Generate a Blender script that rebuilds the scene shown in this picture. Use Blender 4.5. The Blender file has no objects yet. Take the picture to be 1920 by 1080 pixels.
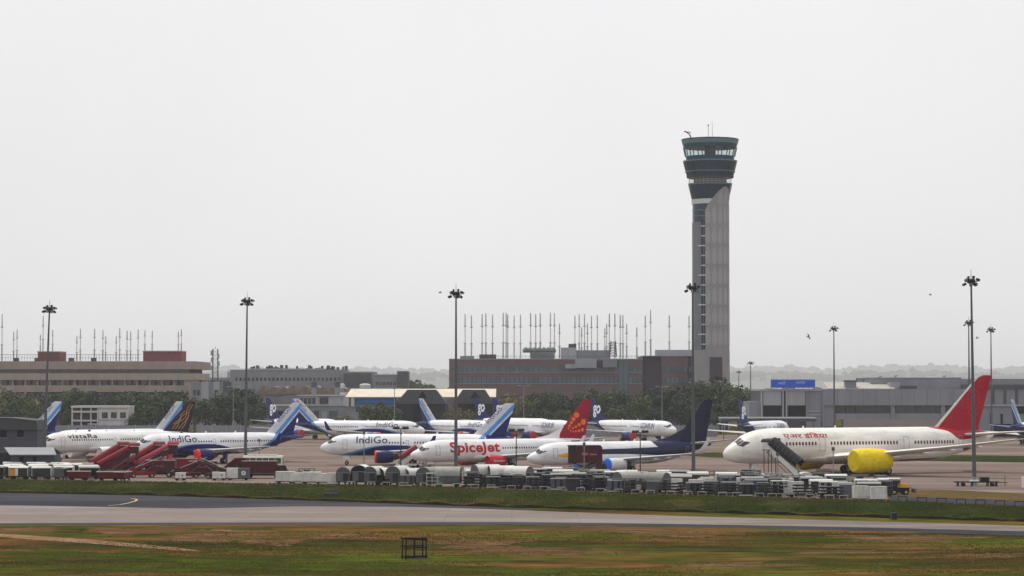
import bpy, bmesh, math, random
import numpy as np
from mathutils import Vector, Matrix
R = math.radians
random.seed(7)
SC = bpy.context.scene
COL = SC.collection

# ------------------------------------------------------------------ camera
F = 4600.0            # focal length in photo pixels (1920 wide)
H = 14.7              # camera height above the apron
YH = 727.0            # horizon row in the photo
PITCH = math.atan((YH - 540.0) / F)
cam_d = bpy.data.cameras.new('camera')
cam = bpy.data.objects.new('camera', cam_d)
COL.objects.link(cam)
cam.location = (0, 0, H)
cam.rotation_euler = (math.pi / 2 + PITCH, 0, 0)
cam_d.sensor_width = 36.0
cam_d.lens = F / 1920.0 * 36.0
cam_d.clip_start = 1.0
cam_d.clip_end = 40000.0
SC.camera = cam

# ------------------------------------------------------------------ sky and sun
SUN_EL, SUN_AZ = 66.0, -28.0      # sun stands high behind the apron, azimuth from +Y towards -X... see vector below
world = bpy.data.worlds.new('World')
SC.world = world
world.use_nodes = True
wn, wl = world.node_tree.nodes, world.node_tree.links
wn.clear()
w_out = wn.new('ShaderNodeOutputWorld')
w_bg = wn.new('ShaderNodeBackground')
w_sky = wn.new('ShaderNodeTexSky')
w_sky.sky_type = 'NISHITA'
w_sky.sun_disc = False
w_sky.sun_elevation = R(SUN_EL)
w_sky.sun_rotation = R(SUN_AZ)
w_sky.air_density = 1.0
w_sky.dust_density = 9.0
w_sky.ozone_density = 1.0
w_hsv = wn.new('ShaderNodeHueSaturation')
w_hsv.inputs['Saturation'].default_value = 0.12
w_mix = wn.new('ShaderNodeMix')
w_mix.data_type = 'RGBA'
w_mix.inputs[0].default_value = 0.85                  # thick bright overcast haze over the clear sky
w_mix.inputs[7].default_value = (10.1, 10.0, 10.15, 1)
w_bg.inputs['Strength'].default_value = 0.10
wl.new(w_sky.outputs[0], w_hsv.inputs['Color'])
wl.new(w_hsv.outputs[0], w_mix.inputs[6])
w_tc = wn.new('ShaderNodeTexCoord'); w_nz = wn.new('ShaderNodeTexNoise'); w_nz.inputs['Scale'].default_value = 5.0; w_nz.inputs['Detail'].default_value = 4.0
w_mr = wn.new('ShaderNodeMapRange'); w_mr.inputs[1].default_value = .3; w_mr.inputs[2].default_value = .7; w_mr.inputs[3].default_value = .965; w_mr.inputs[4].default_value = 1.03
w_sc = wn.new('ShaderNodeVectorMath'); w_sc.operation = 'SCALE'      # faint unevenness of the cloud veil
wl.new(w_tc.outputs['Generated'], w_nz.inputs['Vector']); wl.new(w_nz.outputs['Fac'], w_mr.inputs[0])
wl.new(w_mix.outputs[2], w_sc.inputs[0]); wl.new(w_mr.outputs[0], w_sc.inputs['Scale'])
wl.new(w_sc.outputs[0], w_bg.inputs['Color'])
wl.new(w_bg.outputs[0], w_out.inputs['Surface'])

sun_d = bpy.data.lights.new('sun', 'SUN')
sun_d.energy = 2.1
sun_d.angle = R(4.0)
sun_d.color = (1.0, 0.96, 0.90)
sun = bpy.data.objects.new('sun', sun_d)
COL.objects.link(sun)
_a = R(SUN_AZ)
_to_sun = Vector((math.sin(_a) * math.cos(R(SUN_EL)), math.cos(_a) * math.cos(R(SUN_EL)), math.sin(R(SUN_EL))))
sun.rotation_euler = _to_sun.to_track_quat('Z', 'Y').to_euler()
sun.location = (0, 300, 400)

SC.view_settings.view_transform = 'Standard'
SC.view_settings.look = 'None'
SC.view_settings.exposure = 0.0
SC.view_settings.gamma = 1.0
SC.view_settings.use_curve_mapping = False
SC.render.engine = 'CYCLES'
SC.cycles.use_denoising = True
SC.cycles.max_bounces = 6
SC.cycles.diffuse_bounces = 3
SC.cycles.volume_bounces = 1
SC.cycles.transparent_max_bounces = 12

# ------------------------------------------------------------------ photo pixel -> place
def X(px, Y):
    return (px - 960.0) / F * Y
def Z(py, Y):
    return H + (YH - py) / F * Y
def DG(py):                       # depth of the ground at a photo row
    return F * H / (py - YH)
def G(px, py):
    Y = DG(py)
    return (X(px, Y), Y)

# ------------------------------------------------------------------ colours and materials
def hexc(h, k=1.0):
    h = h.lstrip('#')
    out = []
    for i in (0, 2, 4):
        c = int(h[i:i + 2], 16) / 255.0
        c = c / 12.92 if c <= 0.04045 else ((c + 0.055) / 1.055) ** 2.4
        out.append(c * k)
    return (out[0], out[1], out[2], 1.0)

MATS = {}
def new_mat(name):
    m = bpy.data.materials.new(name)
    m.use_nodes = True
    n, l = m.node_tree.nodes, m.node_tree.links
    b = n['Principled BSDF']
    return m, n, l, b

def mat(name, col, rough=0.6, metal=0.0, var=0.12, scale=0.6, streak=0.0, spec=0.25, rnd=0.0):
    """plain surface with a little procedural wear; col is an sRGB hex or linear tuple"""
    if name in MATS:
        return MATS[name]
    c = hexc(col) if isinstance(col, str) else tuple(col)
    m, n, l, b = new_mat(name)
    tc = n.new('ShaderNodeTexCoord')
    nz = n.new('ShaderNodeTexNoise')
    nz.inputs['Scale'].default_value = scale
    nz.inputs['Detail'].default_value = 6.0
    nz.inputs['Roughness'].default_value = 0.65
    vec = tc.outputs['Object']
    if streak:
        mp = n.new('ShaderNodeMapping')
        mp.inputs['Scale'].default_value = (1.0, 1.0, streak)
        l.new(vec, mp.inputs['Vector'])
        vec = mp.outputs[0]
    l.new(vec, nz.inputs['Vector'])
    mr = n.new('ShaderNodeMapRange')
    mr.inputs[1].default_value = 0.25
    mr.inputs[2].default_value = 0.75
    mr.inputs[3].default_value = 1.0 - var
    mr.inputs[4].default_value = 1.0 + var * 0.6
    l.new(nz.outputs['Fac'], mr.inputs[0])
    val = mr.outputs[0]
    if rnd:
        oi = n.new('ShaderNodeObjectInfo')
        m2 = n.new('ShaderNodeMapRange')
        m2.inputs[3].default_value = 1.0 - rnd
        m2.inputs[4].default_value = 1.0 + rnd
        l.new(oi.outputs['Random'], m2.inputs[0])
        mm = n.new('ShaderNodeMath'); mm.operation = 'MULTIPLY'
        l.new(val, mm.inputs[0]); l.new(m2.outputs[0], mm.inputs[1])
        val = mm.outputs[0]
    vm = n.new('ShaderNodeVectorMath'); vm.operation = 'SCALE'
    vm.inputs[0].default_value = c[:3]
    l.new(val, vm.inputs['Scale'])
    l.new(vm.outputs[0], b.inputs['Base Color'])
    b.inputs['Roughness'].default_value = rough
    b.inputs['Metallic'].default_value = metal
    b.inputs['Specular IOR Level'].default_value = spec
    MATS[name] = m
    return m

def curve_node(n, l, xval, pts, x0, x1, zmax):
    mr = n.new('ShaderNodeMapRange')
    mr.inputs[1].default_value = x0
    mr.inputs[2].default_value = x1
    l.new(xval, mr.inputs[0])
    fc = n.new('ShaderNodeFloatCurve')
    cv = fc.mapping.curves[0]
    P = [((p[0] - x0) / (x1 - x0), p[1] / zmax) for p in pts]
    while len(cv.points) < len(P):
        cv.points.new(0.5, 0.5)
    for q, p in zip(cv.points, P):
        q.location = p
        q.handle_type = 'AUTO_CLAMPED'
    fc.mapping.update()
    l.new(mr.outputs[0], fc.inputs['Value'])
    mu = n.new('ShaderNodeMath'); mu.operation = 'MULTIPLY'
    mu.inputs[1].default_value = zmax
    l.new(fc.outputs[0], mu.inputs[0])
    return mu.outputs[0]

def livery(name, base, layers, rough=0.4, L=60.0, zmax=20.0):
    """aircraft paint: base colour, then layers painted over it in plane coordinates.
    ('below', [(x,z)...], hex) | ('above', pts, hex) | ('between', pts_lo, pts_hi, hex) | ('lin', a, b, lo, hi, hex): lo < a*x+b*z < hi"""
    if name in MATS:
        return MATS[name]
    m, n, l, b = new_mat(name)
    tc = n.new('ShaderNodeTexCoord')
    sp = n.new('ShaderNodeSeparateXYZ')
    l.new(tc.outputs['Object'], sp.inputs[0])
    xs, zs = sp.outputs[0], sp.outputs[2]
    def math_(op, a, c):
        q = n.new('ShaderNodeMath'); q.operation = op
        for i, v in enumerate((a, c)):
            if isinstance(v, (int, float)):
                q.inputs[i].default_value = v
            else:
                l.new(v, q.inputs[i])
        return q.outputs[0]
    cur = None
    for ly in layers:
        if ly[0] == 'below':
            mask = math_('LESS_THAN', zs, curve_node(n, l, xs, ly[1], 0, L, zmax)); colr = ly[2]
        elif ly[0] == 'above':
            mask = math_('GREATER_THAN', zs, curve_node(n, l, xs, ly[1], 0, L, zmax)); colr = ly[2]
        elif ly[0] == 'between':
            a_ = math_('GREATER_THAN', zs, curve_node(n, l, xs, ly[1], 0, L, zmax))
            b_ = math_('LESS_THAN', zs, curve_node(n, l, xs, ly[2], 0, L, zmax))
            mask = math_('MULTIPLY', a_, b_); colr = ly[3]
        else:
            q = math_('ADD', math_('MULTIPLY', xs, ly[1]), math_('MULTIPLY', zs, ly[2]))
            mask = math_('MULTIPLY', math_('GREATER_THAN', q, ly[3]), math_('LESS_THAN', q, ly[4])); colr = ly[5]
        mx = n.new('ShaderNodeMix'); mx.data_type = 'RGBA'
        l.new(mask, mx.inputs[0])
        if cur is None:
            mx.inputs[6].default_value = hexc(base)
        else:
            l.new(cur, mx.inputs[6])
        mx.inputs[7].default_value = hexc(colr)
        cur = mx.outputs[2]
    # grime streaks running aft
    mp = n.new('ShaderNodeMapping'); mp.inputs['Scale'].default_value = (0.25, 1.2, 1.2)
    l.new(tc.outputs['Object'], mp.inputs[0])
    nz = n.new('ShaderNodeTexNoise'); nz.inputs['Scale'].default_value = 1.0; nz.inputs['Detail'].default_value = 7
    l.new(mp.outputs[0], nz.inputs['Vector'])
    mr = n.new('ShaderNodeMapRange')
    mr.inputs[1].default_value = 0.3; mr.inputs[2].default_value = 0.7
    mr.inputs[3].default_value = 0.80; mr.inputs[4].default_value = 1.06
    l.new(nz.outputs['Fac'], mr.inputs[0])
    fr_ = math_('FRACT', math_('MULTIPLY', xs, 0.385), 0.0)          # skin panel joints
    jn = math_('MULTIPLY', math_('LESS_THAN', fr_, 0.03), 0.14)
    fr2 = math_('FRACT', math_('MULTIPLY', zs, 0.71), 0.0)
    jn2 = math_('MULTIPLY', math_('LESS_THAN', fr2, 0.035), 0.10)
    tot = math_('SUBTRACT', math_('SUBTRACT', mr.outputs[0], jn), jn2)
    vm = n.new('ShaderNodeVectorMath'); vm.operation = 'SCALE'
    if cur is None:
        vm.inputs[0].default_value = hexc(base)[:3]
    else:
        l.new(cur, vm.inputs[0])
    l.new(tot, vm.inputs['Scale'])
    l.new(vm.outputs[0], b.inputs['Base Color'])
    b.inputs['Roughness'].default_value = rough
    b.inputs['Specular IOR Level'].default_value = 0.2
    MATS[name] = m
    return m

# ------------------------------------------------------------------ mesh helpers
class MB:
    def __init__(s):
        s.v, s.f, s.mi, s.cur = [], [], [], 0
    def quad(s, *p):
        i = len(s.v); s.v += [tuple(q) for q in p]; s.f.append(tuple(range(i, i + len(p)))); s.mi.append(s.cur); return s
    def box(s, x0, x1, y0, y1, z0, z1):
        i = len(s.v)
        s.v += [(x0, y0, z0), (x1, y0, z0), (x1, y1, z0), (x0, y1, z0), (x0, y0, z1), (x1, y0, z1), (x1, y1, z1), (x0, y1, z1)]
        for f in ((3, 2, 1, 0), (4, 5, 6, 7), (0, 1, 5, 4), (1, 2, 6, 5), (2, 3, 7, 6), (3, 0, 4, 7)):
            s.f.append(tuple(i + k for k in f)); s.mi.append(s.cur)
        return s
    def tube(s, p0, p1, r0, r1=None, n=8, cap=True):
        r1 = r0 if r1 is None else r1
        a, b = Vector(p0), Vector(p1)
        d = (b - a).normalized()
        u = d.orthogonal().normalized(); w = d.cross(u)
        i = len(s.v)
        for c, r in ((a, r0), (b, r1)):
            for k in range(n):
                t = 2 * math.pi * k / n
                s.v.append(tuple(c + u * (r * math.cos(t)) + w * (r * math.sin(t))))
        for k in range(n):
            s.f.append((i + k, i + (k + 1) % n, i + n + (k + 1) % n, i + n + k)); s.mi.append(s.cur)
        if cap:
            s.f.append(tuple(i + k for k in reversed(range(n)))); s.mi.append(s.cur)
            s.f.append(tuple(i + n + k for k in range(n))); s.mi.append(s.cur)
        return s
    def beam(s, p0, p1, w, h=None):
        """square bar between two points"""
        h = w if h is None else h
        a, b = Vector(p0), Vector(p1)
        d = (b - a).normalized()
        up = Vector((0, 0, 1)) if abs(d.z) < 0.95 else Vector((0, 1, 0))
        u = d.cross(up).normalized(); q = u.cross(d).normalized()
        i = len(s.v)
        for c in (a, b):
            for k, m in ((-1, -1), (1, -1), (1, 1), (-1, 1)):
                s.v.append(tuple(c + u * (k * w / 2) + q * (m * h / 2)))
        for f in ((3, 2, 1, 0), (4, 5, 6, 7), (0, 1, 5, 4), (1, 2, 6, 5), (2, 3, 7, 6), (3, 0, 4, 7)):
            s.f.append(tuple(i + k for k in f)); s.mi.append(s.cur)
        return s
    def rings(s, rings, cap0=True, cap1=True, closed=True):
        """loft of equal-length point loops"""
        i = len(s.v); n = len(rings[0])
        for r in rings:
            s.v += [tuple(p) for p in r]
        for a in range(len(rings) - 1):
            for k in range(n if closed else n - 1):
                k2 = (k + 1) % n
                s.f.append((i + a * n + k, i + a * n + k2, i + (a + 1) * n + k2, i + (a + 1) * n + k)); s.mi.append(s.cur)
        if cap0:
            s.f.append(tuple(i + k for k in reversed(range(n)))); s.mi.append(s.cur)
        if cap1:
            s.f.append(tuple(i + (len(rings) - 1) * n + k for k in range(n))); s.mi.append(s.cur)
        return s
    def lathe(s, prof, c=(0, 0, 0), axis='z', n=16, cap0=True, cap1=True):
        rr = []
        for (a, r) in prof:
            ring = []
            for k in range(n):
                t = 2 * math.pi * k / n
                if axis == 'z':
                    ring.append((c[0] + r * math.cos(t), c[1] + r * math.sin(t), c[2] + a))
                elif axis == 'x':
                    ring.append((c[0] + a, c[1] + r * math.cos(t), c[2] + r * math.sin(t)))
                else:
                    ring.append((c[0] + r * math.sin(t), c[1] + a, c[2] + r * math.cos(t)))
            rr.append(ring)
        return s.rings(rr, cap0, cap1)
    def prism(s, poly, y0, y1):
        """polygon in (x,z) pulled from y0 to y1"""
        return s.rings([[(p[0], y0, p[1]) for p in poly], [(p[0], y1, p[1]) for p in poly]])
    def mesh(s, name):
        me = bpy.data.meshes.new(name)
        me.from_pydata(s.v, [], s.f)
        return me
    def build(s, name, m, parent=None, smooth=False, loc=None, rz=0.0):
        me = s.mesh(name)
        ml = m if isinstance(m, (list, tuple)) else [m]
        for q in ml:
            me.materials.append(q)
        if len(ml) > 1:
            me.polygons.foreach_set('material_index', s.mi)
        bm = bmesh.new(); bm.from_mesh(me)
        bmesh.ops.recalc_face_normals(bm, faces=bm.faces)
        bm.to_mesh(me); bm.free()
        if smooth:
            me.polygons.foreach_set('use_smooth', [True] * len(me.polygons))
            try:
                me.set_sharp_from_angle(angle=R(38))
            except Exception:
                pass
        me.update()
        o = bpy.data.objects.new(name, me)
        COL.objects.link(o)
        if parent is not None:
            o.parent = parent
        if loc is not None:
            o.location = loc
        o.rotation_euler.z = rz
        return o

def tag(o, label=None, cat=None, group=None, kind=None):
    if label: o['label'] = label
    if cat: o['category'] = cat
    if group: o['group'] = group
    if kind: o['kind'] = kind
    return o
def thing(name, label, cat, loc=(0, 0, 0), rz=0.0, group=None):
    o = bpy.data.objects.new(name, None)
    o.empty_display_size = 0.5
    COL.objects.link(o)
    o.location = loc; o.rotation_euler.z = rz
    return tag(o, label, cat, group)
KIDS = {}
def kids(o):
    return list(o.children)
def copy_tree(o, loc=None, rz=None, label=None, group=None):
    def cp(q, par):
        c = q.copy(); COL.objects.link(c); c.parent = par
        for ch in q.children:
            cp(ch, c)
        return c
    c = cp(o, None)
    if loc is not None: c.location = loc
    if rz is not None: c.rotation_euler.z = rz
    if label: c['label'] = label
    if group: c['group'] = group
    return c

def interp(pts):
    """monotone cubic through (x, a, b, c...) rows"""
    P = np.array(pts, float); xs = P[:, 0]
    def tang(y):
        h = np.diff(xs); d = np.diff(y) / h
        m = np.zeros_like(y)
        m[0], m[-1] = d[0], d[-1]
        for i in range(1, len(y) - 1):
            m[i] = 0 if d[i - 1] * d[i] <= 0 else 2 * d[i - 1] * d[i] / (d[i - 1] + d[i])
        return m
    T = [tang(P[:, k]) for k in range(1, P.shape[1])]
    def f(x):
        x = min(max(x, xs[0]), xs[-1])
        i = min(max(int(np.searchsorted(xs, x)) - 1, 0), len(xs) - 2)
        h = xs[i + 1] - xs[i]; t = (x - xs[i]) / h
        out = []
        for k in range(1, P.shape[1]):
            y0, y1, m0, m1 = P[i, k], P[i + 1, k], T[k - 1][i], T[k - 1][i + 1]
            out.append((2 * t**3 - 3 * t**2 + 1) * y0 + (t**3 - 2 * t**2 + t) * h * m0 + (-2 * t**3 + 3 * t**2) * y1 + (t**3 - t**2) * h * m1)
        return out
    return f

# ------------------------------------------------------------------ lettering as real mesh
def text_verts(body, bold=0.0, shear=0.0, spacing=1.0, step=0.12):
    """flat text mesh normalised to height 1; returns verts (u,v), faces, aspect; cut into a grid so that it can be bent"""
    cu = bpy.data.curves.new('lettering_curve', 'FONT')
    cu.body = body; cu.size = 1.0; cu.offset = bold; cu.shear = shear; cu.space_character = spacing
    cu.resolution_u = 3
    ob = bpy.data.objects.new('lettering_curve', cu)
    me = bpy.data.meshes.new_from_object(ob)
    bpy.data.objects.remove(ob); bpy.data.curves.remove(cu)
    bm = bmesh.new(); bm.from_mesh(me); bpy.data.meshes.remove(me)
    xs = [v.co.x for v in bm.verts]; ys = [v.co.y for v in bm.verts]
    x0, x1, y0, y1 = min(xs), max(xs), min(ys), max(ys)
    h = y1 - y0
    for v in bm.verts:
        v.co = Vector(((v.co.x - x0) / h, (v.co.y - y0) / h, 0))
    asp = (x1 - x0) / h
    k = step
    while k < 1.0:
        bmesh.ops.bisect_plane(bm, geom=bm.verts[:] + bm.edges[:] + bm.faces[:], plane_co=(0, k, 0), plane_no=(0, 1, 0)); k += step
    k = 0.35
    while k < asp:
        bmesh.ops.bisect_plane(bm, geom=bm.verts[:] + bm.edges[:] + bm.faces[:], plane_co=(k, 0, 0), plane_no=(1, 0, 0)); k += 0.35
    bm.verts.index_update()
    V = [(v.co.x, v.co.y) for v in bm.verts]; Fc = [tuple(v.index for v in f.verts) for f in bm.faces]
    bm.free()
    return V, Fc, asp

def lettering(parent, name, body, mt, origin, height, width, ang, surf, side, proud=0.03, **kw):
    """letters laid on a surface y = side*surf(x,z); (origin) is lower-left corner as read, reading direction turned by ang"""
    V, Fc, asp = text_verts(body, **kw)
    sx = width / asp
    ca, sa = math.cos(ang), math.sin(ang)
    out = []
    for (u, v) in V:
        a, b = u * sx, v * height
        du, dv = a * ca - b * sa, a * sa + b * ca
        x = origin[0] + du if side < 0 else origin[0] - du
        z = origin[1] + dv
        out.append((x, side * (surf(x, z) + proud), z))
    mb = MB(); mb.v = out; mb.f = Fc; mb.mi = [0] * len(Fc)
    return mb.build(name, mt, parent)

def flat_text(parent, name, body, mt, loc, height, width, **kw):
    """text on an upright wall facing the camera side (-Y): loc is the lower left corner"""
    V, Fc, asp = text_verts(body, step=2.0, **kw)
    mb = MB(); mb.v = [(loc[0] + u * width / asp, loc[1], loc[2] + v * height) for u, v in V]; mb.f = Fc; mb.mi = [0] * len(Fc)
    return mb.build(name, mt, parent)
# ------------------------------------------------------------------ ground
def ground_mat(name, cols, scales, rough=0.95, bump=0.0, stretch=(1, 1, 1), joints=None, fine=0.25):
    """cols: three hex colours mixed by two noises; joints=(size, width, darkness) draws slab joints"""
    m, n, l, b = new_mat(name)
    tc = n.new('ShaderNodeTexCoord')
    mp = n.new('ShaderNodeMapping'); mp.inputs['Scale'].default_value = stretch
    l.new(tc.outputs['Object'], mp.inputs[0])
    def noise(sc, det=6, rough_=0.6):
        q = n.new('ShaderNodeTexNoise'); q.inputs['Scale'].default_value = sc
        q.inputs['Detail'].default_value = det; q.inputs['Roughness'].default_value = rough_
        l.new(mp.outputs[0], q.inputs['Vector']); return q.outputs['Fac']
    def ramp(v, a, c):
        q = n.new('ShaderNodeMapRange'); q.inputs[1].default_value = a; q.inputs[2].default_value = c
        l.new(v, q.inputs[0]); return q.outputs[0]
    def mix(f, a, c):
        q = n.new('ShaderNodeMix'); q.data_type = 'RGBA'; l.new(f, q.inputs[0])
        for i, v in ((6, a), (7, c)):
            if isinstance(v, tuple): q.inputs[i].default_value = v
            else: l.new(v, q.inputs[i])
        return q.outputs[2]
    c = mix(ramp(noise(scales[0]), 0.42, 0.6), hexc(cols[0]), hexc(cols[1]))
    c = mix(ramp(noise(scales[1], 7, 0.65), 0.48, 0.62), c, hexc(cols[2]))
    f = n.new('ShaderNodeMapRange'); f.inputs[1].default_value = 0.3; f.inputs[2].default_value = 0.7
    f.inputs[3].default_value = 1 - fine; f.inputs[4].default_value = 1 + fine
    l.new(noise(scales[2], 5, 0.7), f.inputs[0])
    vm = n.new('ShaderNodeVectorMath'); vm.operation = 'SCALE'
    l.new(c, vm.inputs[0]); l.new(f.outputs[0], vm.inputs['Scale'])
    c = vm.outputs[0]
    if joints:
        br = n.new('ShaderNodeTexBrick'); br.offset = 0.0
        br.inputs['Color1'].default_value = (1, 1, 1, 1); br.inputs['Color2'].default_value = (0.9, 0.9, 0.9, 1)
        br.inputs['Mortar'].default_value = (joints[2],) * 3 + (1,)
        br.inputs['Scale'].default_value = 1.0; br.inputs['Mortar Size'].default_value = joints[1]
        br.inputs['Brick Width'].default_value = joints[0]; br.inputs['Row Height'].default_value = joints[0]
        l.new(tc.outputs['Object'], br.inputs['Vector'])
        v2 = n.new('ShaderNodeVectorMath'); v2.operation = 'MULTIPLY'
        l.new(c, v2.inputs[0]); l.new(br.outputs['Color'], v2.inputs[1]); c = v2.outputs[0]
    l.new(c, b.inputs['Base Color'])
    b.inputs['Roughness'].default_value = rough
    b.inputs['Specular IOR Level'].default_value = 0.0
    if bump:
        bp = n.new('ShaderNodeBump'); bp.inputs['Strength'].default_value = bump; bp.inputs['Distance'].default_value = 0.3
        l.new(noise(scales[2], 6, 0.7), bp.inputs['Height']); l.new(bp.outputs[0], b.inputs['Normal'])
    return m

M_FIELD = ground_mat('dry_field', ('#34311a', '#4a5119', '#664829'), (0.05, 0.085, 0.6), bump=0.9, stretch=(0.35, 1, 1), fine=0.6)
M_VERGE = ground_mat('green_verge', ('#2b3519', '#343d1b', '#4a4024'), (0.03, 0.05, 0.8), bump=0.6, stretch=(0.5, 1, 1), fine=0.35)
M_CONC = ground_mat('taxiway_concrete', ('#807570', '#736a66', '#8a827d'), (0.03, 0.09, 0.6), rough=0.85, fine=0.12, stretch=(0.25, 1, 1), joints=(7.5, 0.05, 0.8))
M_ASPH = ground_mat('asphalt', ('#424247', '#3b3b40', '#4b4a4f'), (0.03, 0.08, 1.5), rough=0.8, fine=0.1, stretch=(0.3, 1, 1))
M_APRON = ground_mat('apron_concrete', ('#7b6c65', '#6d605a', '#847870'), (0.03, 0.07, 0.5), rough=0.85, fine=0.20, stretch=(0.05, 1, 1), joints=(7.5, 0.06, 0.72))
M_DIRT = ground_mat('bare_earth', ('#7c614d', '#74563e', '#8a7460'), (0.15, 0.3, 1.2), fine=0.2)
M_BROWN = ground_mat('brown_grass', ('#5a4a30', '#524a2c', '#68523a'), (0.05, 0.1, 1.0), fine=0.3)

def struct(name, mb, m):
    o = mb.build(name, m); o['kind'] = 'structure'; return o
def strip(far, near, z, n=60):
    """quads between two photo polylines [(px,py)...] lying on the ground at height z"""
    x0 = max(far[0][0], near[0][0]); x1 = min(far[-1][0], near[-1][0])
    mb = MB(); prev = None
    fx, fy = zip(*far); nx, ny = zip(*near)
    for i in range(n + 1):
        px = x0 + (x1 - x0) * i / n
        a = G(px, float(np.interp(px, fx, fy))); b = G(px, float(np.interp(px, nx, ny)))
        cur = ((a[0], a[1], z), (b[0], b[1], z))
        if prev:
            mb.quad(prev[1], cur[1], cur[0], prev[0])
        prev = cur
    return mb

BIG = 5800.0
mb = MB().quad((-BIG, -150, 0), (BIG, -150, 0), (BIG, 19800, 0), (-BIG, 19800, 0))
struct('ground', mb, M_FIELD)
VERGE_NEAR = [(-500, 920), (0, 923.5), (300, 929), (700, 942), (860, 948), (1000, 952), (1240, 958.5), (1640, 970), (1920, 977.5), (2500, 992)]
VERGE_FAR = [(-500, 896), (0, 899), (500, 906.5), (860, 914), (1260, 928), (1660, 938.5), (1920, 950), (2500, 972)]
CONC_FAR = [(-500, 944), (0, 946.5), (360, 953), (560, 948.7), (750, 949.5), (900, 953.5), (1240, 966), (1640, 977), (1920, 985), (2500, 1001)]
CONC_NEAR = [(-500, 983), (0, 980.5), (300, 979.3), (960, 978), (1260, 981.5), (1640, 988.5), (1920, 995.5), (2500, 1012)]
SHOULD = [(-500, 987), (0, 984), (500, 982.5), (960, 982.5), (1260, 986.5), (1640, 994.5), (1920, 1003), (2500, 1021)]
struct('taxiway_shoulder', strip(CONC_FAR, SHOULD, 0.006), M_ASPH)
struct('asphalt_pavement', strip([p if p[0] <= 860 else (p[0], 948 + (p[0] - 860) * 0.052) for p in VERGE_NEAR if p[0] <= 1000], [p for p in CONC_NEAR if p[0] <= 1260], 0.010), M_ASPH)
struct('taxiway', strip(CONC_FAR, CONC_NEAR, 0.016), M_CONC)
# apron: near edge follows the parked carts, on the right it ends at the brown verge
APR_NEAR = [(-700, 894), (0, 899), (500, 906.5), (860, 914), (1260, 928), (1664, 938.5), (1666, 917), (1780, 918.5), (1920, 925), (2600, 948)]
struct('apron', strip([(-700, 815), (2600, 815)], APR_NEAR, 0.012, n=330), M_APRON)
struct('service_road', strip([(1666, 930), (1800, 934), (1920, 938.5), (2600, 962)], [(1666, 938), (1800, 943.5), (1920, 949.5), (2600, 975)], 0.014), M_ASPH)
struct('brown_verge', strip([(1666, 917.5), (1780, 919), (1920, 925.5), (2600, 948)], [(1666, 930), (1800, 934), (1920, 938.5), (2600, 962)], 0.010), M_BROWN)
struct('grass_island', strip([(1270, 851), (1330, 848), (1600, 850.5), (1920, 854.5), (2600, 862)], [(1270, 852), (1330, 857.5), (1600, 862), (1920, 867), (2600, 877)], 0.03), M_VERGE)
struct('dirt_track', strip([(-60, 996), (60, 1003), (200, 1013), (330, 1025), (378, 1032)], [(-60, 1001), (60, 1010), (200, 1020), (330, 1031), (378, 1032.6)], 0.012), M_DIRT)
# bare, trampled patches in the near field
M_BARE = ground_mat('trampled_earth', ('#5c442f', '#504024', '#705741'), (0.15, 0.25, 0.8), fine=0.45, stretch=(0.4, 1, 1))
M_LUSH = ground_mat('fresh_grass', ('#363f17', '#424d19', '#38361a'), (0.08, 0.2, 0.8), fine=0.5, stretch=(0.4, 1, 1))
def patch(name, px, py, w_, h_, m, seed, z):
    rr_ = random.Random(seed); pts_ = []; n_ = 90; ph = [rr_.uniform(0, 6.28) for _ in range(6)]
    for i in range(n_):
        a = 2 * math.pi * i / n_
        k = 1 + .22 * math.sin(3 * a + ph[0]) + .15 * math.sin(5 * a + ph[1]) + .12 * math.sin(9 * a + ph[2]) + .10 * math.sin(17 * a + ph[3]) + rr_.uniform(-.14, .14)
        x_, y_ = G(px + math.cos(a) * w_ * k, py + math.sin(a) * h_ * k); pts_.append((x_, y_, z))
    struct(name, MB().quad(*pts_), m)
for i, (px, py, w_, h_) in enumerate(((235, 995, 70, 7), (390, 1002, 105, 12), (520, 1015, 60, 6), (640, 1005, 70, 4), (890, 1018, 75, 9), (960, 1028, 90, 5), (1100, 992, 150, 5), (1040, 1035, 110, 6), (1290, 1001, 110, 4), (1380, 1058, 120, 4), (1700, 1008, 130, 6), (1600, 1034, 150, 3), (60, 993, 70, 4), (1850, 1040, 90, 4))):
    patch('bare_earth_patch', px, py, w_, h_, M_BARE, 40 + i, .008 + .0006 * i)
for i, (px, py, w_, h_) in enumerate(((120, 1040, 150, 9), (420, 1046, 160, 7), (700, 1062, 190, 6), (1010, 1068, 160, 5), (1480, 1012, 120, 4), (250, 1068, 120, 4))):
    patch('fresh_grass_patch', px, py, w_, h_, M_LUSH, 80 + i, .018 + .0006 * i)
# raised green verge with an earth edge towards the taxiway
def verge():
    mb = MB(); n = 120; prev = None
    fx, fy = zip(*VERGE_FAR); nx, ny = zip(*VERGE_NEAR)
    for i in range(n + 1):
        px = -500 + 3000 * i / n
        a = G(px, float(np.interp(px, fx, fy))); b = G(px, float(np.interp(px, nx, ny)))
        w = 0.25 * math.sin(i * 2.3) + 0.2 * math.sin(i * 5.1)
        h = 0.34 + 0.10 * math.sin(i * 1.7) + 0.06 * math.sin(i * 4.3)
        mid = (a[0] * .45 + b[0] * .55, a[1] * .45 + b[1] * .55, 0.32 + 0.12 * math.sin(i * .9))
        cur = ((a[0], a[1] - 0.3, 0.03), mid, (b[0], b[1] + 0.5 + w, h - .06), (b[0], b[1] + 0.1 + w, -0.02))
        if prev:
            for k in range(2):
                mb.quad(prev[k + 1], cur[k + 1], cur[k], prev[k])
            EDGE.quad(prev[3], cur[3], cur[2], prev[2])
        prev = cur
    return mb
EDGE = MB()
struct('grass_verge', verge(), M_VERGE)
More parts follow.
